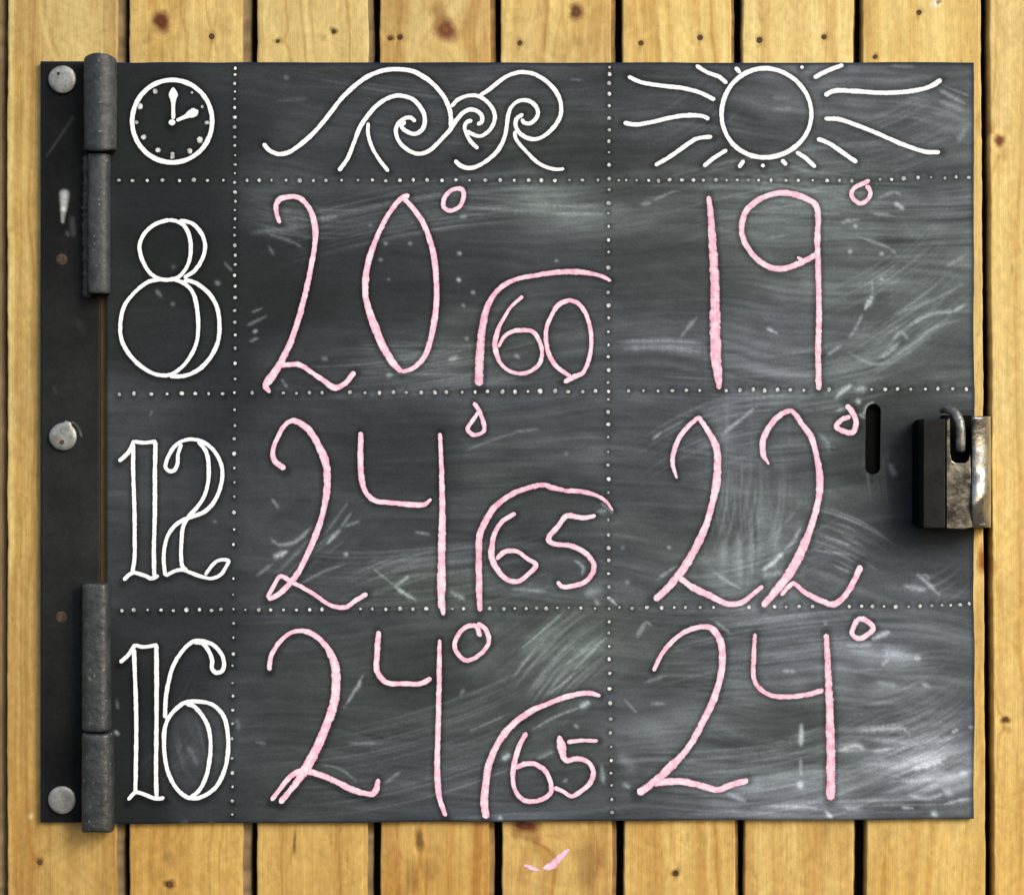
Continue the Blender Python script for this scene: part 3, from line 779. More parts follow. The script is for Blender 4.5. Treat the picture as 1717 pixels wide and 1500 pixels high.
num([T(*a, [(905, 805, 26), (820, 820, 40), (710, 808, 42), (660, 870, 40), (590, 960, 42), (625, 992, 40), (740, 1005, 42), (830, 1050, 40), (888, 1120, 38), (885, 1180, 38), (830, 1245, 38), (750, 1270, 38), (680, 1275, 38), (648, 1240, 36)])], None)
a = (1060, 660, 4.0548)
num([T(*a, [(305, 578, 20), (275, 470, 38), (290, 370, 40), (340, 270, 38), (448, 158, 34)]), T(*a, [(445, 150, 34), (520, 260, 44), (570, 360, 56), (582, 480, 60), (570, 620, 60), (530, 800, 50), (470, 970, 58), (390, 1120, 62), (310, 1240, 62), (220, 1340, 50), (150, 1402, 60)]),
     T(*a, [(320, 1250, 50), (420, 1320, 50), (530, 1372, 52), (640, 1425, 42), (740, 1420, 42), (810, 1370, 38), (890, 1305, 36)])], "left pink chalk 2 of the noon air temperature")
num([T(*a, [(930, 482, 16), (888, 400, 46), (895, 300, 46), (950, 200, 46), (1020, 135, 42), (1085, 118, 38), (1150, 200, 38), (1220, 300, 50), (1255, 430, 46), (1275, 560, 54), (1270, 700, 52), (1230, 860, 52), (1180, 1000, 66), (1100, 1170, 72), (1010, 1300, 66), (885, 1445, 54)]),
     T(*a, [(1010, 1370, 30), (1095, 1290, 40), (1160, 1340, 42), (1270, 1400, 46), (1370, 1430, 48), (1440, 1380, 44), (1510, 1270, 44), (1555, 1165, 54)])], "right pink chalk 2 of the noon air temperature")
num([T(*a, [(1455, 75), (1500, 130), (1522, 190), (1500, 262), (1430, 252), (1388, 222), (1420, 180), (1485, 155)], 42)], "smudged pink degree sign beside the slot", name="degree_sign")
a = (420, 1020, 3.902)
num([T(*a, [(122, 405, 40), (135, 310, 38), (190, 220, 36), (270, 155, 36), (360, 148, 38), (440, 190, 40), (510, 270, 46), (552, 370, 58), (560, 480, 64), (545, 620, 64), (490, 780, 64), (430, 920, 68), (370, 1030, 66), (290, 1150, 48), (190, 1272, 38)]),
     T(*a, [(135, 1255, 36), (200, 1170, 36), (270, 1090, 40), (340, 1062, 46), (450, 1085, 46), (560, 1130, 46), (660, 1180, 46), (740, 1205, 44), (808, 1205, 48), (838, 1112, 34)])], None)
num([T(*a, [(838, 145), (828, 300), (826, 400), (868, 468), (920, 490), (1010, 490), (1110, 490), (1185, 455)], 40),
     T(*a, [(1237, 200, 28), (1235, 400, 38), (1230, 700, 40), (1222, 1000, 42), (1230, 1200, 44), (1250, 1280, 36), (1278, 1358, 34)])], None)
num([T(*a, [(1505, 185), (1475, 115), (1400, 125), (1345, 200), (1340, 270), (1410, 338), (1500, 300), (1558, 220), (1540, 140), (1485, 92)], 36)], "large pink chalk degree sign", name="degree_sign")
a = (780, 1130, 5.769)
num([T(*a, [(202, 1395, 76), (185, 1230, 85), (200, 1050, 80), (230, 870, 78), (290, 720, 74), (380, 570, 74), (500, 450, 76), (650, 350, 66), (800, 285, 56), (950, 225, 56), (1100, 190, 56), (1200, 182, 60), (1310, 208, 44)])], None, None, "curved_line")
num([T(*a, [(595, 560, 50), (530, 680, 56), (490, 800, 56), (465, 920, 62), (465, 1050, 52), (500, 1150, 50), (570, 1215, 54), (650, 1228, 50), (760, 1200, 54), (828, 1140, 56), (825, 1040, 52), (770, 930, 54), (680, 870, 56), (590, 865, 56), (480, 905, 56)])], None)
num([T(*a, [(1285, 643, 46), (1120, 640, 46), (985, 655, 50)]), T(*a, [(910, 590, 40), (930, 690, 96), (945, 770, 70), (975, 835, 54), (1060, 815, 56), (1160, 832, 54), (1228, 900, 54), (1240, 970, 54), (1200, 1060, 54), (1120, 1130, 54), (1030, 1178, 50), (960, 1140, 50), (860, 1092, 48)])], None)
a = (1040, 1020, 3.577)
num([T(*a, [(198, 375, 30), (250, 270, 32), (330, 180, 34), (420, 125, 36), (530, 110, 42), (590, 170, 48), (612, 270, 48), (605, 380, 46), (565, 530, 46), (500, 670, 46), (410, 830, 44), (300, 950, 56), (200, 1040, 50), (105, 1110, 54)]),
     T(*a, [(200, 1052, 44), (300, 1035, 48), (400, 1040, 42), (500, 1065, 42), (590, 1085, 44), (660, 1058, 42), (768, 1028, 42)])], None)
num([T(*a, [(808, 148, 30), (800, 300, 36), (798, 400, 36), (828, 470, 36), (900, 518, 36), (1000, 528, 38), (1120, 515, 38), (1220, 488, 38)]),
     T(*a, [(1235, 150, 40), (1245, 350, 48), (1255, 600, 56), (1262, 850, 62), (1262, 1148, 62)])], None, M_pinkdry)
num([T(*a, [(1415, 60), (1470, 68), (1518, 115), (1490, 150), (1430, 180), (1390, 150), (1402, 105), (1425, 62)], 36)], None, name="degree_sign")

# chalk smear on the plank below
stroke_obj("chalk_mark", [T(860, 1125, K, [(200, 1318, 30), (262, 1300, 66), (310, 1250, 58), (378, 1190, 30)]), T(860, 1125, K, [(75, 1296, 24), (110, 1310, 40), (180, 1335, 20)])], M_pinkdry, planks[5], "pink chalk smear on the wood", rag=0.2, d=0.0001, add_halo=False)

# --- dotted grid lines
h1 = [(x, 302.3) for x in (199, 222, 247, 273, 300.5, 325, 348, 374, 414, 435, 455, 479, 503, 525, 546, 573.5, 600, 624, 647, 671, 693, 715.5, 740.5, 764, 788, 814, 839, 862.5, 886, 907.6, 929.6, 955, 976.5, 1003, 1038, 1051, 1067, 1087, 1104, 1123, 1143, 1163, 1179, 1200.6, 1218.6, 1235.7, 1254.5, 1271.5, 1293, 1317.6, 1338, 1363, 1386, 1408, 1428.5)] + [(x, y) for x, y in ((1475, 301), (1495.6, 301), (1516, 299), (1538.7, 298), (1560.7, 298), (1583.8, 298.5), (1603.3, 297), (1625, 297))]
h2x = (200, 225, 253, 280, 305, 328, 349, 374, 423, 475.6, 497.6, 519, 540, 587, 611.6, 636, 660, 682, 706.7, 729, 749, 775, 796, 818, 842, 863.8, 885, 905.6, 930, 953, 976.5, 998, 1054, 1078.4, 1103.4, 1127.5, 1150.5, 1173.8, 1217, 1240.7, 1263, 1282, 1304.5, 1324.6, 1348, 1391, 1440, 1461, 1484, 1505, 1527, 1552, 1572.5, 1597, 1620)
h2 = [(x, 660.5 - (x - 200) * 0.0060) for x in h2x]
h3x = (205, 225, 248, 270.5, 290.5, 313, 334, 354, 371, 412, 434, 454, 476, 497, 519.4, 541, 605, 624, 647, 671, 693, 714, 758, 778, 821, 844.5, 863.8, 882, 899.6, 916, 935, 954, 974, 997, 1039, 1060, 1085.4, 1109, 1130, 1149, 1174, 1197, 1256, 1299.5, 1317.6, 1339.6, 1362, 1423.5, 1444, 1463.6, 1481.6, 1502, 1523.7, 1543, 1562.5, 1580, 1595, 1609.6, 1625)
h3 = [(x, 1023 - (x - 205) * 0.0052 - max(0, x - 1560) * 0.05) for x in h3x]
v1y = (114, 125, 140, 154, 166.5, 181.6, 196.6, 213, 230, 245, 260.5, 275.5, 291, 305.5, 322, 337, 353, 367, 381, 394.5, 412, 427.6, 444, 461.4, 480.7, 499, 519.8, 540.8, 560.8, 584, 608.7, 635.5, 658, 687, 713, 735.6, 760, 783.8, 808.4, 832.6, 858.4, 887.7, 912.3, 970, 997, 1020.5, 1044, 1068, 1095.6, 1116, 1143.8, 1166, 1190.6, 1212.7, 1238, 1270, 1295, 1318, 1343, 1365)
v1 = [(394 - max(0, y - 600) * 0.0065, y) for y in v1y]
v2y = (112.7, 125, 140, 157, 177, 198, 218, 236.7, 255.5, 276.7, 300.5, 317.6, 341, 358.6, 380, 402, 422.6, 449, 489.7, 512.7, 532.8, 556.6, 578.4, 598.6, 620.4, 641, 656.7, 668.8, 690.6, 711.8, 732.6, 757.5, 780, 803.8, 825, 871.5, 895.8, 918, 939.6, 961.6, 984, 1001.7, 1020, 1041.8, 1060.5, 1083, 1104.4, 1128.8, 1155, 1178, 1204.6, 1227.7, 1252, 1274.5, 1296, 1316.6, 1339, 1361.7)
v2 = [(1022.5 - math.sin(min(1, y / 1300) * math.pi) * 2.5 + max(0, y - 1100) * 0.014, y) for y in v2y]
for ln, bright, lab in ((h1, 1.0, "upper dotted chalk row line"), (h2, 1.05, "middle dotted chalk row line"), (h3, 1.0, "lower dotted chalk row line"), (v1, .9, "left dotted chalk column line"), (v2, 1.0, "right dotted chalk column line")):
    dd = [(x + random.uniform(-.7, .7), y + random.uniform(-.8, .8), random.choice((2.1, 2.5, 2.8, 3.1, 3.4)) * bright) for x, y in ln]
    o = dot_obj("dotted_line", dd, M_whitedot, board, lab); o["kind"] = "stuff"

# ------------------------------------------------------------------ the steel board with its chalk dust
BX0, BX1, BY0, BY1 = 178.0, 1633.0, 105.0, 1375.0
STEP = 2.0
xs = np.linspace(BX0, BX1, int((BX1 - BX0) / STEP) + 1)
ys = np.linspace(BY0, BY1, int((BY1 - BY0) / STEP) + 1)
Xg, Yg = np.meshgrid(xs, ys)
shape = Xg.shape
CPS = [(220,150,44),(300,250,44),(370,200,50),(420,150,62),(550,200,66),(700,250,68),(900,200,72),(980,260,66),(980,140,74),(1100,200,78),(1160,160,78),(1284,190,92),(1420,190,100),(1550,130,98),(1550,230,84),(1480,260,80),(1620,200,112),
(220,500,50),(300,600,50),(300,450,42),(360,350,44),(450,340,82),(450,440,48),(480,500,48),(560,450,56),(660,480,58),(620,340,70),(800,350,74),(930,345,100),(760,430,62),(560,590,66),(760,600,82),(640,620,76),(950,420,72),(920,560,80),(1000,600,84),(1100,420,72),(1100,330,92),(1100,590,86),(1150,500,80),(1300,400,96),(1290,560,98),(1450,450,110),(1500,550,106),(1420,620,108),(1600,620,88),(1600,400,116),(1440,340,108),
(220,800,72),(330,880,64),(260,690,72),(330,700,52),(450,760,66),(500,900,78),(460,850,70),(650,760,62),(650,900,72),(700,980,92),(600,960,80),(900,750,80),(990,720,88),(920,900,74),(980,980,90),(1080,760,76),(1080,930,82),(1180,860,82),(1250,800,104),(1280,930,110),(1330,720,100),(1440,850,96),(1480,780,78),(1420,940,100),(1550,670,72),(1500,700,70),(1550,920,60),(1520,720,46),(1520,800,44),(1520,870,46),(1500,800,62),(1500,970,86),(1540,985,96),(1600,980,76),(1470,880,80),  # dark points left of and below the latch paint in its shadow
(220,1150,40),(230,1250,42),(210,1350,42),(320,1250,74),(360,1350,64),(300,1100,54),(450,1150,68),(500,1360,72),(620,1250,72),(700,1150,68),(600,1070,74),(800,1250,84),(900,1080,98),(960,1060,104),(870,1140,90),(960,1300,84),(1080,1060,92),(1080,1150,88),(1080,1300,88),(1180,1250,94),(1330,1200,98),(1300,1350,112),(1450,1110,112),(1450,1180,112),(1500,1250,124),(1560,1285,132),(1590,1340,118),(1620,1200,108),(1400,1350,120),(1440,1340,92),(1600,1100,96),(900,1362,88),(620,1362,78)]
cp = np.array(CPS, float)
xc = xs[::8]; yc = ys[::8]
Xc, Yc = np.meshgrid(xc, yc)
wsum = np.zeros_like(Xc); vsum = np.zeros_like(Xc)
for (x, y, g) in cp:
    w_ = np.exp(-(((Xc - x) / 58) ** 2 + ((Yc - y) / 42) ** 2)) + 1e-4 / (1 + ((Xc - x) ** 2 + (Yc - y) ** 2) / 1e4)
    wsum += w_; vsum += w_ * g
low = vsum / wsum
# bilinear upsample
tmp = np.array([np.interp(xs, xc, r) for r in low])
mean = np.array([np.interp(ys, yc, c) for c in tmp.T]).T

def region(cx, cy, rx, ry):
    return np.exp(-(((Xg - cx) / rx) ** 2 + ((Yg - cy) / ry) ** 2))

h_ = 0.65 * fft_filter(shape, 26, 0.8, 0.0, 1) + 0.45 * fft_filter(shape, 55, 2.6, -0.02, 2) + 0.35 * fft_filter(shape, 14, 3.2, 0.06, 3)
d_ = 0.6 * fft_filter(shape, 36, 1.1, math.radians(-38), 4) + 0.5 * fft_filter(shape, 24, 2.4, math.radians(-42), 5)
d2 = 0.6 * fft_filter(shape, 26, 1.2, math.radians(-20), 6) + 0.5 * fft_filter(shape, 18, 2.2, math.radians(-12), 7)
v_ = 0.6 * fft_filter(shape, 22, 1.2, math.radians(90), 8) + 0.4 * fft_filter(shape, 20, 3, math.radians(88), 9)
d3 = 0.6 * fft_filter(shape, 30, 1.2, math.radians(24), 10) + 0.5 * fft_filter(shape, 22, 2.2, math.radians(18), 12)
# the cloth never ran dead straight: bend every sweep
wy_ = 13 * fft_filter(shape, 60, 30, 0.2, 31) * 0.45 + 3.5 * fft_filter(shape, 22, 10, -0.2, 32) * 0.5
def bent(f, k_=1.0):
    rr_ = np.clip(np.arange(shape[0])[:, None] + wy_ * k_, 0, shape[0] - 1.001)
    i0 = rr_.astype(int); fr_ = rr_ - i0
    cc_ = np.broadcast_to(np.arange(shape[1])[None, :], shape)
    return f[i0, cc_] * (1 - fr_) + f[i0 + 1, cc_] * fr_
h_ = bent(h_); d_ = bent(d_, .3); d2 = bent(d2, .4); d3 = bent(d3, .4)
wd = np.clip(1.3 * region(930, 1100, 110, 80) + region(1530, 560, 90, 70) + .8 * region(540, 880, 90, 60), 0, 1)
w2 = np.clip(1.3 * region(1570, 1270, 110, 90) + .7 * region(600, 960, 120, 60) + .6 * region(1560, 160, 60, 40) * 0, 0, 1)
w3 = np.clip(1.2 * region(1400, 930, 70, 80) + 1.0 * region(1590, 180, 60, 50) + .8 * region(330, 1250, 60, 120) + .6 * region(1500, 980, 90, 50), 0, 1)
wv_ = np.clip(1.1 * region(1265, 880, 80, 110) + .5 * region(350, 800, 90, 150) + .7 * region(1250, 700, 80, 60), 0, 1)
tot = wd + w2 + w3 + wv_
scl = np.where(tot > 1, 1 / np.maximum(tot, 1e-6), 1.0)
streak = h_ * np.clip(1 - tot, 0.25, 1) + (d_ * wd + d2 * w2 + d3 * w3 + v_ * wv_) * scl
blot = fft_filter(shape, 26, 9, 0.05, 20)
blot2 = fft_filter(shape, 6, 3, 0.2, 21)
lin = s2l(mean)
amp = np.clip((mean - 40) / 60.0, 0.10, 1.25)
lin = lin * np.exp(amp * (0.22 * streak + 0.13 * blot + 0.08 * blot2))
# separate swipes of the sponge: curved bundles of fine streaks
extra = np.zeros(shape)
def splat(path, amp_, wid):
    px_ = (path[:, 0] - BX0) / (BX1 - BX0) * (shape[1] - 1)
    py_ = (path[:, 1] - BY0) / (BY1 - BY0) * (shape[0] - 1)
    R = int(max(2, math.ceil(wid / STEP * 1.5)))
    oy, ox = np.mgrid[-R:R + 1, -R:R + 1]
    ix = np.round(px_).astype(int); iy = np.round(py_).astype(int)
    layer = np.zeros(shape)
    npt = len(px_)
    tap = np.ones(npt) if npt < 6 else np.clip(0.45 + 0.75 * np.sin(np.linspace(0.1, math.pi - .1, npt)) + 0.25 * smooth1d(npt, 3.0, npt), .35, 1.2)
    for dx, dy in zip(ox.ravel(), oy.ravel()):
        jx, jy = ix + dx, iy + dy
        ok = (jx >= 0) & (jx < shape[1]) & (jy >= 0) & (jy < shape[0])
        rr = ((jx - px_) ** 2 + (jy - py_) ** 2) / (wid / STEP * 0.62 * tap) ** 2
        np.maximum.at(layer, (jy[ok], jx[ok]), (amp_ * np.exp(-rr))[ok])
    return layer
def mark(pts, wid, amp_, fade=True):
    """one old chalk trace, photo pixels"""
    p = catmull([(x, y, 1.0) for x, y in pts], 1.2) if len(pts) > 1 else np.array([[pts[0][0], pts[0][1], 1.0]])
    n = len(p)
    am = np.full(n, amp_)
    if n > 3 and fade:
        t = np.linspace(0, 1, n)
        am = amp_ * np.clip(np.minimum(t, 1 - t) * 5 + .25, 0, 1) * (0.75 + 0.5 * rng.random(n))
    global extra
    extra = np.maximum(extra, splat(p, am, wid))
def tt(ox, oy, s, pts):
    return [(ox + x / s, oy + y / s) for x, y in pts]
def swipe(p0, p1, bend, width, nl, amp_):
    """nl fine parallel hairs along an arc"""
    global extra
    p0 = np.array(p0, float); p1 = np.array(p1, float)
    L_ = np.linalg.norm(p1 - p0); dr = (p1 - p0) / L_; nr = np.array([-dr[1], dr[0]])
    for i in range(nl):
        o_ = rng.uniform(-.5, .5) * width
        a0, a1 = sorted((rng.uniform(0, .55), rng.uniform(.45, 1)))
        t = np.linspace(a0, a1, max(4, int(L_ * (a1 - a0) / 1.6)))
        c = p0 + dr * (t * L_)[:, None] + nr * (o_ + bend * 4 * t * (1 - t))[:, None]
        am = 0.85 * amp_ * rng.uniform(.3, 1) * np.sin(np.linspace(0.15, math.pi - .15, len(t)))
        l = splat(np.column_stack([c, np.ones(len(t))]), am, 2.6)
        extra = extra + l * (1 - np.clip(extra, 0, 1) * .5)
q = (420, 300, 3.902)
for pts, w_, a_ in [
    (tt(*q, [(10, 870), (80, 840)]), 3, .22), (tt(*q, [(-30, 960), (110, 890)]), 3, .20), (tt(*q, [(15, 1000), (48, 985)]), 5, .42), (tt(*q, [(-10, 1060), (55, 1035)]), 3, .22),
    (tt(*q, [(500, 1175), (470, 1165)]), 5, .16), (tt(*q, [(1300, 1185), (1350, 1165)]), 5, .35), (tt(*q, [(890, 1280), (930, 1278)]), 5, .25), (tt(*q, [(200, 1300), (240, 1360)]), 3, .18),
    (tt(*q, [(60, 340), (250, 400), (350, 450)]), 4, .12), (tt(*q, [(120, 440), (150, 490)]), 4, .14), (tt(*q, [(400, 260), (580, 240)]), 5, .16), (tt(*q, [(0, 350), (350, 310)]), 6, .10), (tt(*q, [(1370, 250), (1420, 245)]), 4, .26),
    (tt(860, 375, K, [(700, 790), (1000, 785), (1290, 800)]), 5, .20), (tt(860, 375, K, [(750, 835), (1000, 830), (1290, 860)]), 6, .20), (tt(860, 375, K, [(1120, 770), (1180, 690), (1240, 620)]), 4, .22),
    (tt(860, 375, K, [(1185, 680), (1215, 650)]), 5, .30), (tt(860, 375, K, [(1390, 1410), (1520, 1310), (1630, 1220)]), 3, .34), (tt(860, 375, K, [(940, 1440), (990, 1400)]), 4.5, .38), (tt(860, 375, K, [(990, 1400), (1150, 1315)]), 3, .16),
    (tt(860, 375, K, [(0, 1390), (180, 1370)]), 3, .18), (tt(860, 375, K, [(-330, 1520), (-100, 1430), (60, 1385)]), 3, .12),
    (tt(860, 0, K, [(860, 1370), (920, 1360)]), 5, .28), (tt(860, 0, K, [(930, 1350), (1060, 1290), (1130, 1285)]), 3, .18), (tt(860, 0, K, [(100, 1370), (600, 1380)]), 8, .13), (tt(860, 0, K, [(250, 1430), (620, 1430)]), 4, .18), (tt(860, 0, K, [(380, 530), (470, 535)]), 3, .12),
    (tt(1287, 375, K, [(650, 580), (680, 530), (705, 490)]), 6, .60), (tt(1287, 375, K, [(545, 770), (600, 690), (640, 600)]), 3.5, .26), (tt(1287, 375, K, [(400, 885), (500, 810)]), 3.5, .26),
    (tt(1287, 375, K, [(930, 695), (1100, 610), (1250, 590), (1330, 540)]), 5, .32), (tt(1287, 375, K, [(1230, 600), (1320, 550)]), 4, .40), (tt(1287, 375, K, [(860, 610), (1100, 520), (1330, 400)]), 4, .16),
    (tt(1287, 375, K, [(740, 910), (820, 860), (880, 800)]), 5, .36), (tt(1287, 375, K, [(800, 840), (880, 740), (900, 730), (950, 790)]), 4, .24), (tt(1287, 375, K, [(1000, 760), (1150, 690), (1320, 640)]), 3, .14),
    (tt(1287, 375, K, [(450, 1170), (500, 1120), (560, 1080)]), 5, .55), (tt(1287, 375, K, [(585, 1115), (640, 1105)]), 7, .65), (tt(1287, 375, K, [(600, 1180), (605, 1200)]), 6, .5), (tt(1287, 375, K, [(540, 860), (700, 940), (850, 930)]), 4, .18), (tt(1287, 375, K, [(590, 80), (820, 170), (870, 220)]), 3.5, .22),
    (tt(1287, 375, K, [(1180, 300), (1330, 210)]), 4, .16), (tt(1287, 375, K, [(700, 370), (700, 480)]), 3, .18), (tt(1287, 375, K, [(0, 700), (70, 735)]), 4.5, .42), (tt(1287, 375, K, [(0, 100), (150, 70)]), 3, .15),
    (tt(1287, 0, K, [(850, 1360), (910, 1400)]), 4.5, .50), (tt(1287, 0, K, [(740, 1330), (850, 1290), (900, 1310)]), 4, .25), (tt(1287, 0, K, [(700, 1430), (850, 1450)]), 5, .22), (tt(1287, 0, K, [(500, 1480), (620, 1470)]), 4, .28),
    (tt(1287, 0, K, [(1140, 600), (1330, 700)]), 5, .24), (tt(1287, 0, K, [(1180, 580), (1370, 650)]), 3, .18), (tt(1287, 0, K, [(1150, 680), (1320, 740)]), 6, .16), (tt(1287, 0, K, [(1270, 960), (1330, 850)]), 6, .14),
    (tt(430, 750, K, [(120, 722), (165, 705), (210, 680)]), 6, .55), (tt(430, 750, K, [(95, 600), (150, 640), (260, 620), (370, 520)]), 4, .30), (tt(430, 750, K, [(470, 640), (520, 580), (560, 540)]), 4.5, .38), (tt(430, 750, K, [(560, 530), (640, 420)]), 3, .22), (tt(430, 750, K, [(590, 520), (690, 485)]), 3.5, .24),
    (tt(430, 750, K, [(780, 800), (930, 920)]), 3, .22), (tt(430, 750, K, [(920, 920), (1000, 975), (1070, 1015)]), 4.5, .48), (tt(430, 750, K, [(925, 925), (1030, 850)]), 4, .34), (tt(430, 750, K, [(300, 900), (450, 820), (600, 770)]), 3, .18), (tt(430, 750, K, [(100, 330), (150, 400)]), 3.5, .22),
    (tt(430, 750, K, [(0, 850), (120, 760)]), 4, .18), (tt(430, 750, K, [(1060, 560), (1170, 580)]), 4, .20), (tt(430, 750, K, [(1300, 960), (1400, 1010)]), 6, .25), (tt(430, 750, K, [(450, 580), (620, 350)]), 3, .14),
    (tt(860, 750, K, [(960, 890), (1030, 840), (1110, 790)]), 3.5, .28), (tt(860, 750, K, [(1340, 830), (1440, 900), (1540, 950)]), 4, .26), (tt(860, 750, K, [(640, 1000), (700, 1055)]), 4, .55), (tt(860, 750, K, [(590, 370), (670, 440)]), 4, .35),
    (tt(860, 750, K, [(480, 980), (580, 960)]), 12, .20), (tt(860, 750, K, [(560, 1020), (570, 1050)]), 6, .30), (tt(860, 750, K, [(410, 750), (470, 800), (460, 860)]), 4, .28), (tt(860, 750, K, [(0, 940), (230, 960)]), 5, .20), (tt(860, 750, K, [(560, 430), (620, 420)]), 5, .28),
    (tt(860, 750, K, [(30, 1360), (200, 1220), (340, 1100)]), 3, .28), (tt(860, 750, K, [(300, 1480), (640, 1260)]), 3, .22), (tt(860, 750, K, [(400, 1490), (620, 1270)]), 3, .30), (tt(860, 750, K, [(820, 1270), (890, 1170), (940, 1200)]), 3, .25), (tt(860, 750, K, [(1350, 1180), (1480, 1260)]), 3, .18),
    (tt(1060, 660, 4.0548, [(140, 310), (200, 255)]), 4, .3), (tt(1060, 660, 4.0548, [(600, 290), (700, 210), (840, 90)]), 3.5, .26), (tt(1060, 660, 4.0548, [(880, 1205), (960, 1150), (1030, 1075)]), 5.5, .70), (tt(1060, 660, 4.0548, [(1030, 1070), (1090, 1010), (1150, 900)]), 4, .30),
    (tt(1060, 660, 4.0548, [(880, 1240), (1010, 1220), (1030, 1250)]), 7, .25), (tt(1060, 660, 4.0548, [(1380, 120), (1460, 90)]), 4, .4), (tt(1060, 660, 4.0548, [(1560, 160), (1600, 80), (1640, 55)]), 4, .42), (tt(1060, 660, 4.0548, [(1540, 140), (1575, 165)]), 5, .5),
    (tt(1060, 660, 4.0548, [(720, 950), (730, 1280)]), 7, .16), (tt(1060, 660, 4.0548, [(810, 900), (815, 1260)]), 6, .14), (tt(1060, 660, 4.0548, [(1240, 260), (1320, 320), (1340, 400)]), 5, .14),
    (tt(1287, 750, K, [(350, 590), (560, 660)]), 3, .22), (tt(1287, 750, K, [(310, 690), (560, 720)]), 3, .2), (tt(1287, 750, K, [(440, 790), (580, 850)]), 3, .2), (tt(1287, 750, K, [(920, 930), (1060, 960)]), 7, .30), (tt(1287, 750, K, [(1000, 850), (1090, 930), (1160, 1000)]), 5, .34), (tt(1287, 750, K, [(990, 870), (1060, 860), (1090, 900)]), 3, .2),
    (tt(1287, 750, K, [(690, 1290), (760, 1260), (820, 1235)]), 5.5, .55), (tt(1287, 750, K, [(520, 1330), (700, 1320)]), 5, .24), (tt(1287, 750, K, [(760, 1370), (1010, 1420)]), 10, .22), (tt(1287, 750, K, [(980, 1410), (1020, 1425)]), 7, .40), (tt(1287, 750, K, [(760, 1470), (820, 1400)]), 4, .24), (tt(1287, 750, K, [(820, 110), (850, 190)]), 6, .22),
    (tt(1287, 1125, K, [(480, 530), (600, 500), (650, 530)]), 5, .45), (tt(1287, 1125, K, [(700, 545), (850, 520)]), 5, .34), (tt(1287, 1125, K, [(960, 665), (1080, 640), (1190, 590)]), 7, .60), (tt(1287, 1125, K, [(600, 400), (900, 390), (950, 440)]), 7, .34), (tt(1287, 1125, K, [(650, 460), (1000, 480), (1300, 440)]), 9, .22),
    (tt(1287, 1125, K, [(600, 640), (900, 620), (1200, 560)]), 9, .2), (tt(1287, 1125, K, [(950, 840), (1080, 860), (1200, 820)]), 5, .36), (tt(1287, 1125, K, [(1180, 800), (1230, 830)]), 8, .40), (tt(1287, 1125, K, [(1180, 900), (1350, 860)]), 4, .36), (tt(1287, 1125, K, [(820, 740), (1050, 740), (1280, 700)]), 5, .24), (tt(1287, 1125, K, [(1300, 690), (1320, 700)]), 8, .5),
    (tt(1287, 1125, K, [(1230, 420), (1270, 400)]), 5, .4), (tt(1287, 1125, K, [(900, 920), (980, 925)]), 5, .38), (tt(1287, 1125, K, [(500, 910), (650, 930)]), 5, .28), (tt(1287, 1125, K, [(390, 940), (430, 985)]), 5, .6), (tt(1287, 1125, K, [(0, 905), (200, 905), (380, 930)]), 4, .30), (tt(1287, 1125, K, [(1110, 960), (1130, 975)]), 6, .5), (tt(1287, 1125, K, [(730, 80), (880, 110)]), 7, .22), (tt(1287, 1125, K, [(1030, 90), (1080, 110)]), 5, .3),
    (tt(1287, 1125, K, [(222, 360), (222, 500)]), 5.5, .62), (tt(1287, 1125, K, [(222, 580), (224, 700)]), 4, .24), (tt(1287, 1125, K, [(222, 750), (222, 775)]), 7, .6), (tt(1287, 1125, K, [(1350, 380), (1370, 390)]), 5, .4),
    (tt(430, 1125, K, [(580, 240), (650, 130), (720, 0)]), 3.2, .34), (tt(430, 1125, K, [(660, 120), (700, 60)]), 4, .36), (tt(430, 1125, K, [(620, 470), (840, 470)]), 4, .15), (tt(430, 1125, K, [(860, 740), (980, 650)]), 4, .16), (tt(430, 1125, K, [(430, 610), (560, 640), (680, 730)]), 3, .16), (tt(430, 1125, K, [(1360, 160), (1390, 110)]), 4, .16), (tt(430, 1125, K, [(0, 460), (60, 470)]), 4, .15),
    (tt(780, 1130, 5.769, [(640, 530), (880, 400), (1130, 310)]), 3, .25), (tt(780, 1130, 5.769, [(1105, 320), (1190, 270)]), 6.5, .55), (tt(780, 1130, 5.769, [(800, 190), (950, 80), (1060, -20)]), 3, .28), (tt(780, 1130, 5.769, [(370, 805), (430, 765)]), 6, .50), (tt(780, 1130, 5.769, [(690, 810), (860, 740)]), 3.5, .26), (tt(780, 1130, 5.769, [(950, 1040), (990, 1010)]), 5, .30), (tt(780, 1130, 5.769, [(330, 1370), (350, 1385)]), 5, .45), (tt(780, 1130, 5.769, [(1320, 880), (1340, 1050)]), 6, .26), (tt(780, 1130, 5.769, [(1060, 490), (1085, 505)]), 5, .24), (tt(780, 1130, 5.769, [(0, 560), (400, 380)]), 3, .15),
    (tt(1040, 1020, 3.577, [(150, 440), (280, 400)]), 4, .2), (tt(1040, 1020, 3.577, [(180, 570), (270, 570)]), 4, .2), (tt(1040, 1020, 3.577, [(20, 540), (100, 630)]), 3, .2), (tt(1040, 1020, 3.577, [(100, 180), (160, 90), (200, 110)]), 3, .22), (tt(1040, 1020, 3.577, [(970, 375), (1050, 380)]), 5, .26), (tt(1040, 1020, 3.577, [(570, 80), (660, 150)]), 3.5, .24), (tt(1040, 1020, 3.577, [(640, 1110), (760, 1160)]), 6, .28), (tt(1040, 1020, 3.577, [(0, 880), (80, 960)]), 14, .12), (tt(1040, 1020, 3.577, [(20, 1050), (60, 1070)]), 5, .28),
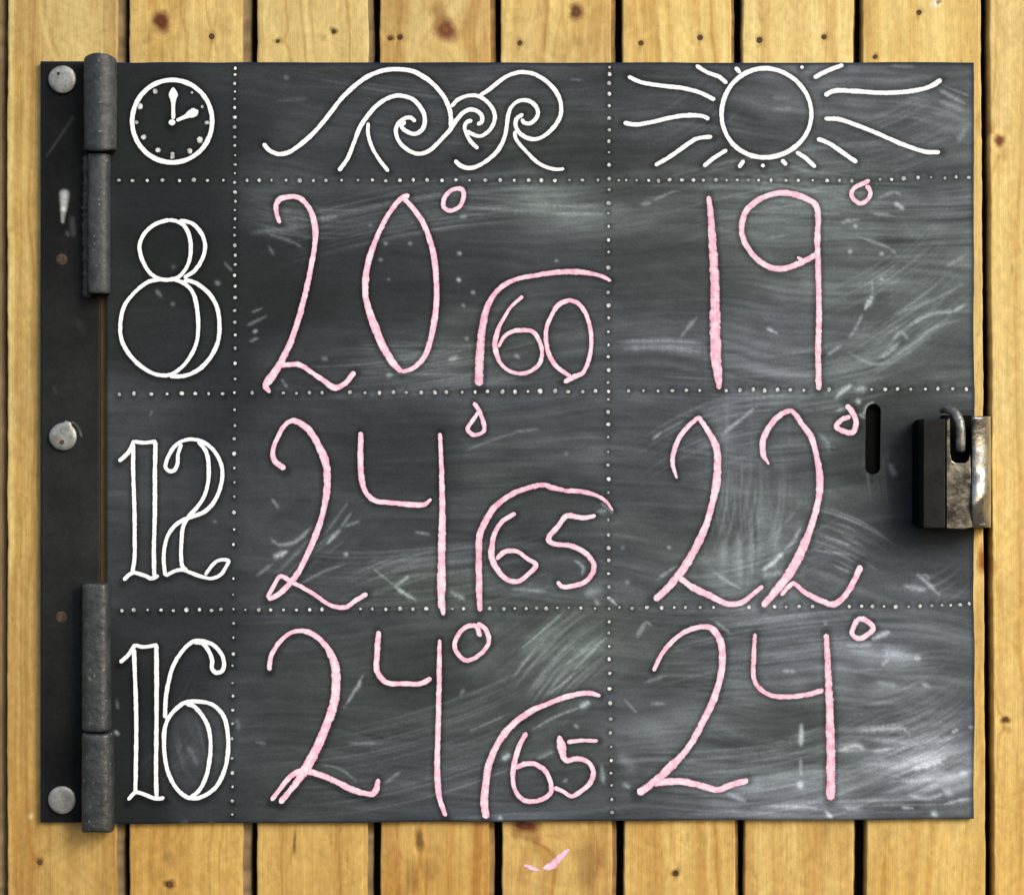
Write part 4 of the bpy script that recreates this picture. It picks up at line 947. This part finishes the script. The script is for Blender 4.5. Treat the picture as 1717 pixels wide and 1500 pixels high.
    (tt(860, 375, K, [(20, 880), (40, 890)]), 5, .28), (tt(0, 375, K, [(1500, 255), (1560, 320)]), 3, .16), (tt(0, 375, K, [(1445, 385), (1470, 400)]), 5, .22), (tt(0, 375, K, [(1045, 440), (1080, 485)]), 4, .16), (tt(0, 375, K, [(1155, 290), (1170, 280)]), 5, .14), (tt(0, 375, K, [(1000, 1280), (1020, 1240)]), 3, .14),
    (tt(0, 750, K, [(1100, 1300 - 1125 + 0), (1110, 190)]), 3, .0), (tt(0, 1125, K, [(1250, 480), (1300, 560), (1320, 620)]), 6, .10), (tt(0, 1125, K, [(775, 385), (790, 400)]), 5, .38), (tt(0, 1125, K, [(780, 170), (790, 230)]), 4, .12), (tt(0, 1125, K, [(1220, 1010), (1250, 1000)]), 6, .26), (tt(0, 1125, K, [(1400, 1010), (1440, 1010)]), 6, .24), (tt(0, 1125, K, [(1580, 300), (1600, 380)]), 6, .10),
    (tt(430, 0, K, [(190, 520), (205, 522)]), 6, .12), (tt(430, 0, K, [(120, 200 + 480), (340, 660)]), 5, .05), (tt(1287, 0, K, [(30, 650), (150, 660)]), 5, .12), (tt(1287, 0, K, [(40, 730), (190, 720)]), 6, .10), (tt(1287, 0, K, [(820, 440), (980, 450)]), 5, .14),
]:
    mark(pts, w_, a_)
for (x, y, r, a_) in [(620.7, 377, 4, .2), (646.6, 407.6, 4.5, .3), (687.5, 407.6, 4.5, .3), (638, 434.6, 4.5, .26), (651.6, 467.7, 4, .14), (770, 425, 4.8, .5), (769, 469, 5, .58), (793, 489.7, 4.8, .42), (777, 511.5, 4.5, .28), (782.6, 566.6, 4.8, .34),
                      (932.6, 436.4, 4.5, .28), (1424.7, 422, 5, .55), (1477.8, 426.3, 5, .48), (1477.8, 468.4, 5, .42), (1434, 379.5, 5, .45), (1413.5, 373, 5, .25), (580, 926.6, 5.5, .42), (1121.7, 917.8, 5, .3), (1044, 917.8, 5, .2), (1051.6, 975.4, 5.5, .26), (289.6, 508.6, 5, .18), (949, 760, 5, .14), (360, 872, 4, .18), (1384, 1046, 4, .25)]:
    mark([(x, y), (x + .5, y)], r, a_, False)
for args in [((860, 1180), (1020, 1020), -18, 90, 34, .16), ((1380, 640), (1625, 470), 12, 70, 26, .14), ((400, 345), (620, 370), 12, 60, 26, .10), ((1430, 1310), (1630, 1220), 14, 110, 50, .20), ((1290, 1360), (1630, 1350), -5, 30, 20, .14),
             ((1180, 960), (1350, 790), 20, 60, 16, .08), ((1330, 880), (1500, 960), -14, 90, 34, .13), ((700, 330), (1020, 345), 3, 50, 26, .10), ((1030, 330), (1630, 350), -4, 70, 40, .08), ((450, 1000), (620, 850), -10, 60, 18, .10),
             ((560, 1000), (760, 930), -8, 60, 22, .10), ((1440, 160), (1625, 190), -12, 80, 24, .08), ((1040, 590), (1340, 600), 6, 70, 26, .07), ((1230, 780), (1240, 960), 3, 80, 26, .09), ((1060, 1180), (1320, 1170), 4, 160, 36, .07),
             ((560, 595), (850, 600), 3, 60, 22, .08), ((1470, 720), (1480, 860), 3, 50, 18, .06), ((300, 1150), (350, 1330), 8, 50, 16, .05), ((1400, 1130), (1620, 1120), 6, 70, 28, .10), ((1500, 1000), (1625, 950), 20, 60, 16, .10),
             ((430, 420), (1010, 330), -26, 90, 46, .08), ((1040, 380), (1620, 300), -34, 120, 60, .09), ((1060, 640), (1600, 560), 40, 110, 50, .08), ((430, 640), (1000, 560), 24, 70, 46, .08),
             ((1050, 820), (1430, 720), -50, 130, 46, .10), ((1080, 990), (1460, 860), 38, 120, 44, .09), ((430, 960), (1010, 900), 40, 110, 50, .07), ((420, 1300), (1000, 1130), 46, 150, 54, .07),
             ((1050, 1330), (1620, 1180), 60, 170, 80, .10), ((1060, 1120), (1620, 1060), -30, 90, 50, .09), ((1400, 1250), (1630, 1330), -26, 90, 34, .10), ((1420, 1210), (1630, 1120), 30, 110, 50, .09),
             ((1370, 560), (1630, 380), 26, 130, 44, .10), ((1400, 260), (1630, 150), 20, 110, 40, .08), ((1060, 250), (1240, 120), 18, 120, 30, .05), ((440, 130), (1000, 190), 22, 120, 40, .04),
             ((220, 1340), (370, 1120), 16, 110, 26, .02), ((880, 1180), (1000, 1060), -10, 120, 40, .12), ((1230, 950), (1260, 740), 14, 120, 40, .09)]:
    swipe(*args)
extra = np.clip(extra, 0, 1)
gr = 0.7 + 0.6 * rng.random(shape)
lin = lin + extra * gr * 0.72

# board tone is darkened in a soft halo along every line
halo = np.zeros(shape)
pts = np.concatenate(ALL_PTS, 0)
ix = np.round((pts[:, 0] - BX0) / (BX1 - BX0) * (shape[1] - 1)).astype(int)
iy = np.round((pts[:, 1] - BY0) / (BY1 - BY0) * (shape[0] - 1)).astype(int)
wr_ = pts[:, 2] / 2
R = 6
for dy in range(-R, R + 1):
    for dx in range(-R, R + 1):
        jx, jy = ix + dx, iy + dy
        dist = math.hypot(dx, dy) * STEP
        val = np.clip(1.15 - (dist - wr_) / 6.0, 0, 1)
        ok = (jx >= 0) & (jx < shape[1]) & (jy >= 0) & (jy < shape[0]) & (val > 0)
        np.maximum.at(halo, (jy[ok], jx[ok]), val[ok])
halo = fft_blur(halo, 1.0)
lin = lin * (1 - 0.52 * np.clip(halo, 0, 1))
# dust-free painted edges
e = np.minimum(np.minimum(Xg - BX0, BX1 - Xg), np.minimum(Yg - BY0, BY1 - Yg))
edge = np.clip(1 - e / 6.0, 0, 1)
edge_top = np.clip(1 - (Yg - BY0) / 7.0, 0, 1)
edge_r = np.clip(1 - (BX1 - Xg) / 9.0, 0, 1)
lin = np.clip(lin, 0.004, 0.9)
# tints: greenish grey and bluish grey dust
tn = fft_filter(shape, 60, 22, 0.1, 40)
gm = 1 / (1 + np.exp(-2.2 * tn))
lil = np.clip(region(1560, 1270, 120, 90) + .8 * region(330, 1260, 80, 110) + .4 * region(1300, 190, 300, 80) + .5 * region(300, 800, 120, 170), 0, 1)
green = np.clip(region(900, 350, 130, 40) + region(700, 980, 120, 40) + .7 * region(480, 345, 90, 40) + .6 * region(760, 600, 140, 40) + .5 * region(960, 1060, 80, 60), 0, 1)
gmix = np.clip(gm * .8 + green * .8 - lil, 0, 1)[..., None]
tintG = np.array([0.92, 1.02, 0.98]); tintB = np.array([0.95, 0.99, 1.10]); tintL = np.array([0.99, 0.99, 1.08])
tint = tintG * gmix + tintB * (1 - gmix)
tint = tint * (1 - lil[..., None]) + tintL * lil[..., None]
Cb = np.clip(lin[..., None] * tint * np.array([0.905, 1.01, 1.06]) / LIGHT * 1.10 - 0.0015, 0.0025, 1)
navy = np.array([0.010, 0.016, 0.034])
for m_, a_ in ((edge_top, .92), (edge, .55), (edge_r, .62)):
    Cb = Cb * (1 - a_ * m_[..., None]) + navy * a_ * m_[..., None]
wear = np.clip(lin * 4, 0, 1)

# geometry: bottom edge runs slightly up to the right; plate a little out of true
t_x = (Xg - BX0) / (BX1 - BX0)
Yw = Yg + ((Yg - BY0) / (BY1 - BY0)) * (5 - 8 * t_x)
nb = fft_filter(shape, 60, 50, 0, 60)
t_y = (Yg - BY0) / (BY1 - BY0)
Yw = Yw + 2.0 * (noise1(Xg / 120.0, 91) - .5) * t_y + 1.2 * (noise1(Xg / 45.0, 92) - .5) * (1 - t_y)
Xw = Xg + 2.2 * (noise1(Yg / 110.0, 93) - .5) * t_x + 1.0 * (noise1(Yg / 22.0, 94) - .5) * t_x
# slot: capsule cut right through
SX, SY0, SY1, SR = 1463.5, 690.0, 783.5, 12.6
yy_ = np.clip(Yg, SY0, SY1)
ds = np.hypot(Xg - SX, Yg - yy_) - SR
near = np.abs(ds) < 1.45
gx = (Xg - SX) / np.maximum(ds + SR, 1e-6); gy = (Yg - yy_) / np.maximum(ds + SR, 1e-6)
Xw = np.where(near, Xw - gx * ds, Xw); Yw = np.where(near, Yw - gy * ds, Yw)
cds = (ds[:-1, :-1] + ds[1:, :-1] + ds[:-1, 1:] + ds[1:, 1:]) / 4
keep = cds > 0
# rounded rim
dd = np.where(e < 1.0, BOARD_D - 0.0005, BOARD_D)
kx = S * (D - dd) / D
Vb = np.stack([(Xw - CX) * kx, -dd, (CY - Yw) * kx], -1)
me = grid_mesh("board_panel", Vb.reshape(-1, 3), shape[0], shape[1], Cb.reshape(-1, 3), wear.reshape(-1), keep)
panel = link_mesh("board_panel", me, M_board, board)
panel["label"] = "black painted steel sheet hazed with wiped grey chalk dust"
# the sheet's thickness: a rim round the outside
def rim(name, loop, d0, d1, mat, parent):
    bm = bmesh.new()
    a = [bm.verts.new(W(x, y, d0)) for x, y in loop]
    b_ = [bm.verts.new((W(x, y, d0)[0], -d1, W(x, y, d0)[2])) for x, y in loop]
    n = len(loop)
    for i in range(n):
        bm.faces.new((a[i], a[(i + 1) % n], b_[(i + 1) % n], b_[i]))
    return from_bm(name, bm, mat, parent)
M_edge = mat_metal("board_edge_paint", (0.010, 0.014, 0.026), (0.022, 0.028, 0.045), 0.55, 0.0, 90, 0.4, 0.3)
bl = list(zip(Xw[0, ::6], Yw[0, ::6])) + list(zip(Xw[::6, -1], Yw[::6, -1])) + list(zip(Xw[-1, ::-6], Yw[-1, ::-6])) + list(zip(Xw[::-6, 0], Yw[::-6, 0]))
rim("panel_edge", bl, BOARD_D - 0.0005, 0.0012, M_edge, panel)
cap = []
for i in range(13):
    a_ = math.pi + math.pi * i / 12
    cap.append((SX + SR * math.cos(a_), SY0 + SR * math.sin(a_)))
for i in range(13):
    a_ = math.pi * i / 12
    cap.append((SX + SR * math.cos(a_), SY1 + SR * math.sin(a_)))
bm = bmesh.new()
top_ = [bm.verts.new(W(x, y, BOARD_D + 0.00002)) for x, y in cap]
bot_ = [bm.verts.new((W(x, y, BOARD_D)[0], -0.0008, W(x, y, BOARD_D)[2])) for x, y in cap]
for i in range(len(cap)):
    bm.faces.new((top_[i], top_[(i + 1) % len(cap)], bot_[(i + 1) % len(cap)], bot_[i]))
bm.faces.new(bot_)
o = from_bm("slot", bm, M_slot, panel)  # black liner and floor put the slot's dark depth into colour
o["label"] = "black rounded upright slot cut through the sheet"

# ------------------------------------------------------------------ fixed hinge strip on the left
sx_ = np.linspace(68, 168, 51); sy_ = np.linspace(103, 1378, 540)
Xs, Ys = np.meshgrid(sx_, sy_)
ssh = Xs.shape
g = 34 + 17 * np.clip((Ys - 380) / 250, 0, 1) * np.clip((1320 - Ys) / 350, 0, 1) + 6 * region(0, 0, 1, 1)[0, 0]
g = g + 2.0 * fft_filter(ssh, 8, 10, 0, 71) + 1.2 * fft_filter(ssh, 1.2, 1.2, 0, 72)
ls = s2l(np.clip(g, 14, 250))
def sseg(p0, p1, w0, w1, amp_):
    p0 = np.array(p0, float); p1 = np.array(p1, float)
    L2 = ((p1 - p0) ** 2).sum()
    t = np.clip(((Xs - p0[0]) * (p1[0] - p0[0]) + (Ys - p0[1]) * (p1[1] - p0[1])) / L2, 0, 1)
    dx = Xs - (p0[0] + t * (p1[0] - p0[0])); dy = Ys - (p0[1] + t * (p1[1] - p0[1]))
    w_ = w0 + (w1 - w0) * t
    return amp_ * np.clip(1.4 - np.hypot(dx, dy) / w_, 0, 1)
ls = ls + sseg((108, 326), (107, 350), 7.5, 5, .55) + sseg((106, 352), (105, 372), 5, 2.5, .34) + sseg((121, 368), (123, 392), 5, 5, .05) + sseg((112, 390), (114, 394), 3, 3, .07)
ls = ls + sseg((78, 262), (122, 196), 1.6, 1.2, .035) + sseg((84, 255), (124, 200), 1.2, 1.2, .02) + sseg((130, 540), (140, 560), 8, 4, .012) + sseg((90, 650), (94, 658), 3, 3, .02)
ex = np.minimum(Xs - 68, np.minimum(Ys - 103, 1378 - Ys))
en = np.clip(1 - ex / 6, 0, 1)[..., None]
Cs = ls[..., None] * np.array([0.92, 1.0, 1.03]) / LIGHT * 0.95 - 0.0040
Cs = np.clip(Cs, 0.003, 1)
Cs = Cs * (1 - .7 * en) + np.array([0.014, 0.020, 0.034]) * .7 * en
kS = S * (D - BOARD_D) / D
exx = np.minimum(ex, 168 - Xs)
dS = np.where(exx < .9, BOARD_D - 0.0005, BOARD_D)
Vs = np.stack([(Xs - CX) * kS, -dS, (CY - Ys) * kS], -1)
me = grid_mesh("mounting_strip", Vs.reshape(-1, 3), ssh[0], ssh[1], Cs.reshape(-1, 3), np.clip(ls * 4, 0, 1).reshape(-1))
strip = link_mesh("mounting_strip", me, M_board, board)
strip["label"] = "black steel strip bolted to the planks with a chipped white patch"
rim("strip_edge", [(68, 103), (168, 103), (168, 1378), (68, 1378)], BOARD_D - 0.0005, 0.0006, M_edge, strip)

def lathe(px, py, prof, mat, name, parent, seg=36, dent=None):
    """prof: list of (radius px, height m) around an axis pointing out of the board"""
    bm = bmesh.new()
    rings = []
    for (r, h) in prof:
        if r < 0.01:
            rings.append([bm.verts.new(W(px, py, BOARD_D + h))])
        else:
            ring = []
            for i in range(seg):
                a_ = 2 * math.pi * i / seg
                rr = r * (1 + 0.012 * math.sin(3 * a_ + px))
                if dent and abs((a_ - dent + math.pi) % (2 * math.pi) - math.pi) < 0.22 and r > 15:
                    rr *= 1.16
                ring.append(bm.verts.new(W(px + rr * math.cos(a_), py + rr * math.sin(a_), BOARD_D + h)))
            rings.append(ring)
    for a_, b_ in zip(rings[:-1], rings[1:]):
        if len(b_) == 1:
            for i in range(seg):
                bm.faces.new((a_[i], a_[(i + 1) % seg], b_[0]))
        else:
            for i in range(seg):
                bm.faces.new((a_[i], a_[(i + 1) % seg], b_[(i + 1) % seg], b_[i]))
    return from_bm(name, bm, mat, parent, True)

bolt_prof = [(23.5, 0.0002), (23.6, 0.0016), (22.8, 0.0025), (21, 0.0030), (16, 0.0033), (8, 0.0035), (0, 0.00355)]
lathe(104.5, 133.5, bolt_prof, M_zinc, "bolt", strip)
mb = lathe(105.5, 732, bolt_prof, M_zinc, "bolt", strip, dent=math.radians(-72))
mb["label"] = "bolt head with a burr and a dark nick"
lathe(104, 1340.5, bolt_prof, M_zinc, "bolt", strip)
for (px, py, r) in [(98, 123.5, 3.0), (104, 741, 4.6)]:
    from_bm("nick", disc_bm(px, py, r, BOARD_D + 0.0032, 0.0006, 12, sink=True), M_rust, strip)
# worn ring scratched beside the middle bolt
bm = bmesh.new(); uvl = bm.loops.layers.uv.new("run")
pth = catmull([(105.5 + 31 * math.cos(math.radians(a_)), 734 + 31 * math.sin(math.radians(a_)), 4.5) for a_ in range(-62, 8, 10)], 2)
ribbon(bm, uvl, pth, BOARD_D, .1)
me = bpy.data.meshes.new("scratch"); bm.to_mesh(me); bm.free()
M_scr = mat_chalk("bare_scratch", (0.10, 0.105, 0.10), (0.05, 0.052, 0.05), 500.0, -0.1)
link_mesh("scratch", me, M_scr, strip)
for (px, py) in [(103.5, 435), (103, 1034)]:
    bm = disc_bm(px, py, 9.5, BOARD_D + 0.0001, 0.0004, 20, ring2=.62, sink=True)
    from_bm("screw", bm, M_rust, strip, True)

# ------------------------------------------------------------------ hinges
def barrel(name, parent, x0, x1, y0, y1, dep0, seed, taper=0.0, flat=0.0, mat=M_barrel, crown=0.0, sq=2.3):
    """vertical knuckle: half-buried rounded bar, x0..x1 as seen, y0..y1"""
    g = np.random.default_rng(seed)
    R_px = (x1 - x0) / 2
    xc_ = (x0 + x1) / 2
    Rm = R_px * S
    n_h = max(8, int((y1 - y0) / 7)); seg = 28
    bm = bmesh.new()
    rings = []
    bumps = smooth1d(n_h + 40, 3.5, seed) * 0.010
    ts = [0, .002, .02] + list(np.linspace(.05, .95, n_h)) + [.98, .998, 1.0]
    for j, t in enumerate(ts):
        y = y0 + (y1 - y0) * t
        sc = 1.0
        if t < .001 or t > .9995: sc = 0.86
        elif t < .01 or t > .99: sc = 0.96
        sc *= 1 + bumps[j % len(bumps)]
        ring = []
        for i in range(seg):
            a_ = 2 * math.pi * i / seg
            rr = sc * (1 + 0.012 * g.standard_normal() * (0 if t < .01 or t > .99 else 1))
            # slightly flattened on the left face like a folded strap
            cx_ = math.cos(a_); sy = math.sin(a_)
            cx_ = math.copysign(abs(cx_) ** (2 / sq), cx_); sy = math.copysign(abs(sy) ** (2 / sq), sy)
            rx = Rm * rr * cx_
            ry = Rm * rr * sy * (1 - flat * max(0, -cx_))
            cxw, _, czw = W(xc_, y + crown * (cx_ ** 2) * (1 if t > .9 else -1 if t < .1 else 0), dep0 + Rm * 0.9)
            ring.append(bm.verts.new((cxw + rx, -(dep0 + Rm * 0.9) + ry, czw)))
        rings.append(ring)
    for a_, b_ in zip(rings[:-1], rings[1:]):
        for i in range(seg):
            bm.faces.new((a_[i], a_[(i + 1) % seg], b_[(i + 1) % seg], b_[i]))
    bm.faces.new(rings[0]); bm.faces.new(rings[-1])
    return from_bm(name, bm, mat, parent, True)

def weld(parent, xa, y0, y1, w, seed, d=BOARD_D):
    """lumpy bead joining knuckle to sheet"""
    bm = bmesh.new()
    g = np.random.default_rng(seed)
    n = int((y1 - y0) / 4); seg = 8
    rings = []
    for j in range(n + 1):
        y = y0 + (y1 - y0) * j / n
        r = w / 2 * (1 + 0.16 * g.standard_normal()) * (0.5 if j in (0, n) else 1)
        x = xa + 0.8 * g.standard_normal()
        ring = []
        for i in range(seg):
            a_ = math.pi * i / (seg - 1)
            ring.append(bm.verts.new(W(x - r * math.cos(a_), y, d - 0.0003 + r * S * math.sin(a_))))
        rings.append(ring)
    for a_, b_ in zip(rings[:-1], rings[1:]):
        for i in range(seg - 1):
            bm.faces.new((a_[i], a_[i + 1], b_[i + 1], b_[i]))
    return from_bm("weld_bead", bm, M_weld, parent, True)

hA = bpy.data.objects.new("hinge", None); COL.objects.link(hA); hA.parent = board; hA["label"] = "upper weld-on hinge with its knuckles"
hA.location = W(165, 300, BOARD_D)
hB = bpy.data.objects.new("hinge", None); COL.objects.link(hB); hB.parent = board; hB["label"] = "lower weld-on hinge with its knuckles"
hB.location = W(165, 1180, BOARD_D)
def under(o, par):
    o.parent = par
    o.matrix_parent_inverse = Matrix.Translation(par.location).inverted()
    return o
under(barrel("knuckle", None, 141, 195, 93, 257, BOARD_D - 0.003, 5, flat=.35, crown=-5), hA)
under(barrel("knuckle", None, 148, 184, 259, 493, BOARD_D - 0.001, 6, flat=.1, sq=3.0), hA)
under(weld(None, 145.5, 260, 500, 15, 7, BOARD_D + 0.0035), hA)
under(barrel("knuckle", None, 139, 185, 977, 1224, BOARD_D - 0.003, 8, mat=M_barrel2, sq=3.4), hB)
under(barrel("knuckle", None, 139, 190, 1229, 1390, BOARD_D - 0.003, 9, crown=3, mat=M_barrel2, sq=3.4), hB)

# ------------------------------------------------------------------ latch on the right
latch = empty("latch", (0, 0, 0), "worn steel latch bracket with a hooked prong over the right edge of the chalkboard", "latch")
HL = 0.033
def boxw(name, x0, y0, x1, y1, dfront, dback, mat, parent, bev=0.0012, rough_verts=0.0, sub=0):
    bm = bmesh.new()
    a_ = W(x0, y0, dfront); b_ = W(x1, y1, dfront)
    vs_ = []
    for yy in (-dfront, -dback):
        for (x, z) in ((a_[0], a_[2]), (b_[0], a_[2]), (b_[0], b_[2]), (a_[0], b_[2])):
            vs_.append(bm.verts.new((x, yy, z)))
    for f in ((0, 1, 2, 3), (7, 6, 5, 4), (0, 4, 5, 1), (1, 5, 6, 2), (2, 6, 7, 3), (3, 7, 4, 0)):
        bm.faces.new([vs_[i] for i in f])
    bmesh.ops.recalc_face_normals(bm, faces=bm.faces)
    if bev:
        bmesh.ops.bevel(bm, geom=list(bm.edges), offset=bev, segments=3, affect='EDGES', profile=.5)
    if rough_verts:
        bmesh.ops.subdivide_edges(bm, edges=bm.edges, cuts=2)
        for v in bm.verts:
            v.co += Vector((random.gauss(0, 1), random.gauss(0, 1), random.gauss(0, 1))) * rough_verts
    return from_bm(name, bm, mat, parent, False)

boxw("latch_bar", 1548, 702, 1585.5, 885.5, HL, BOARD_D - 0.0005, M_latchdark, latch, 0.0009)
boxw("latch_shadow_block", 1532, 705, 1552, 882, 0.013, BOARD_D - 0.0005, M_slot, latch, 0.0035)  # added black block standing in for the shadow beside the bar
boxw("latch_back", 1583, 696, 1630, 880, 0.016, BOARD_D - 0.0005, M_slot, latch, 0.0008)  # black sheet stands in for the shade inside the notch

def poly_plate(name, loop, dfront, thick, mat, parent, bev=0.0006, curve=None):
    bm = bmesh.new()
    n = len(loop)
    f_ = [bm.verts.new(W(x, y, dfront)) for x, y in loop]
    b_ = [bm.verts.new((v.co.x, v.co.y + thick, v.co.z)) for v in f_]
    bm.faces.new(f_); bm.faces.new(b_[::-1])
    for i in range(n):
        bm.faces.new((f_[i], b_[i], b_[(i + 1) % n], f_[(i + 1) % n]))
    bmesh.ops.recalc_face_normals(bm, faces=bm.faces)
    if bev:
        fe = [e_ for e_ in bm.edges if all(abs(v.co.y + dfront) < 1e-6 for v in e_.verts)]
        bmesh.ops.bevel(bm, geom=fe, offset=bev, segments=2, affect='EDGES', profile=.5)
    return from_bm(name, bm, mat, parent)

# front plate with the U-shaped notch cut from its top right
loop = [(1587, 706), (1592.8, 700), (1593.5, 760), (1596, 772), (1602, 776), (1618, 776), (1624, 771), (1627, 760), (1629, 820), (1630.5, 884), (1615, 887), (1587, 886)]
poly_plate("latch_plate", loop, HL + 0.0003, 0.0035, M_latch, latch)

# outer flange: folds from the plate's right edge back into the plank gap
def folded(name, prof, y0, y1, mat, parent, rough=0.00012, nseg=40, thick=0.0022):
    """prof: (px at that depth, d). swept from y0 to y1"""
    bm = bmesh.new()
    rows = []
    g = np.random.default_rng(3)
    for j in range(nseg + 1):
        y = y0 + (y1 - y0) * j / nseg
        r = []
        for (x, d) in prof:
            jx = g.standard_normal() * rough * 0.3; jd = g.standard_normal() * rough
            yy_s = y + (x - 1640) * 0.9
            jd += 0.0062 * (np.clip((yy_s - 792) / 48.0, 0, 1) - np.clip((yy_s - 842) / 40.0, 0, 1)) - 0.0012 * math.sin((yy_s - 700) / 22.0)
            p = W(x, y, d + (jd if d > 0.003 else 0))
            r.append(bm.verts.new((p[0] + jx, p[1], p[2])))
        rows.append(r)
    for a_, b_ in zip(rows[:-1], rows[1:]):
        for i in range(len(prof) - 1):
            bm.faces.new((a_[i], a_[i + 1], b_[i + 1], b_[i]))
    bmesh.ops.recalc_face_normals(bm, faces=bm.faces)
    ex_ = bmesh.ops.solidify(bm, geom=list(bm.faces), thickness=thick)
    return from_bm(name, bm, mat, parent, True)

folded("latch_flange", [(1628.5, HL - 0.0016), (1632, HL - 0.0006), (1638, HL - 0.0010), (1644, HL - 0.0018), (1650, HL - 0.0030), (1655, HL - 0.0052), (1658.5, HL - 0.009), (1660.5, HL - 0.016), (1661.5, HL - 0.024), (1662, -0.006)], 698, 884, M_flange, latch)

# hooked prong in the notch
def tube(name, pts, mat, parent, seg=12):
    """pts: (px, py, d, r px)"""
    bm = bmesh.new()
    P_ = [np.array(p, float) for p in pts]
    ext = [2 * P_[0] - P_[1]] + P_ + [2 * P_[-1] - P_[-2]]
    path = []
    for i in range(1, len(ext) - 2):
        for j in range(6):
            t = j / 6
            p0, p1, p2, p3 = ext[i - 1:i + 3]
            path.append(0.5 * ((2 * p1) + (-p0 + p2) * t + (2 * p0 - 5 * p1 + 4 * p2 - p3) * t * t + (-p0 + 3 * p1 - 3 * p2 + p3) * t ** 3))
    path.append(P_[-1])
    C_ = [Vector(W(p[0], p[1], p[2])) for p in path]
    R_ = [max(p[3], 1.0) * S for p in path]
    rings = []
    for i, c in enumerate(C_):
        tn_ = (C_[min(i + 1, len(C_) - 1)] - C_[max(i - 1, 0)]).normalized()
        up = Vector((0, 1, 0))
        s_ = tn_.cross(up).normalized(); u_ = s_.cross(tn_)
        f_ = 0.6 if i in (0, len(C_) - 1) else 1.0
        rings.append([bm.verts.new(c + (s_ * math.cos(2 * math.pi * k / seg) + u_ * 0.75 * math.sin(2 * math.pi * k / seg)) * R_[i] * f_) for k in range(seg)])
    for a_, b_ in zip(rings[:-1], rings[1:]):
        for i in range(seg):
            bm.faces.new((a_[i], a_[(i + 1) % seg], b_[(i + 1) % seg], b_[i]))
    bm.faces.new(rings[0]); bm.faces.new(rings[-1])
    return from_bm(name, bm, mat, parent, True)
tube("prong", [(1576, 690, 0.014, 3.5), (1586, 686, 0.020, 6), (1599, 691, 0.027, 7.5), (1608, 705, 0.030, 8.2), (1610.5, 722, 0.031, 8.2), (1610.5, 742, 0.031, 8.2), (1610, 758, 0.030, 7.6)], M_prong, latch)
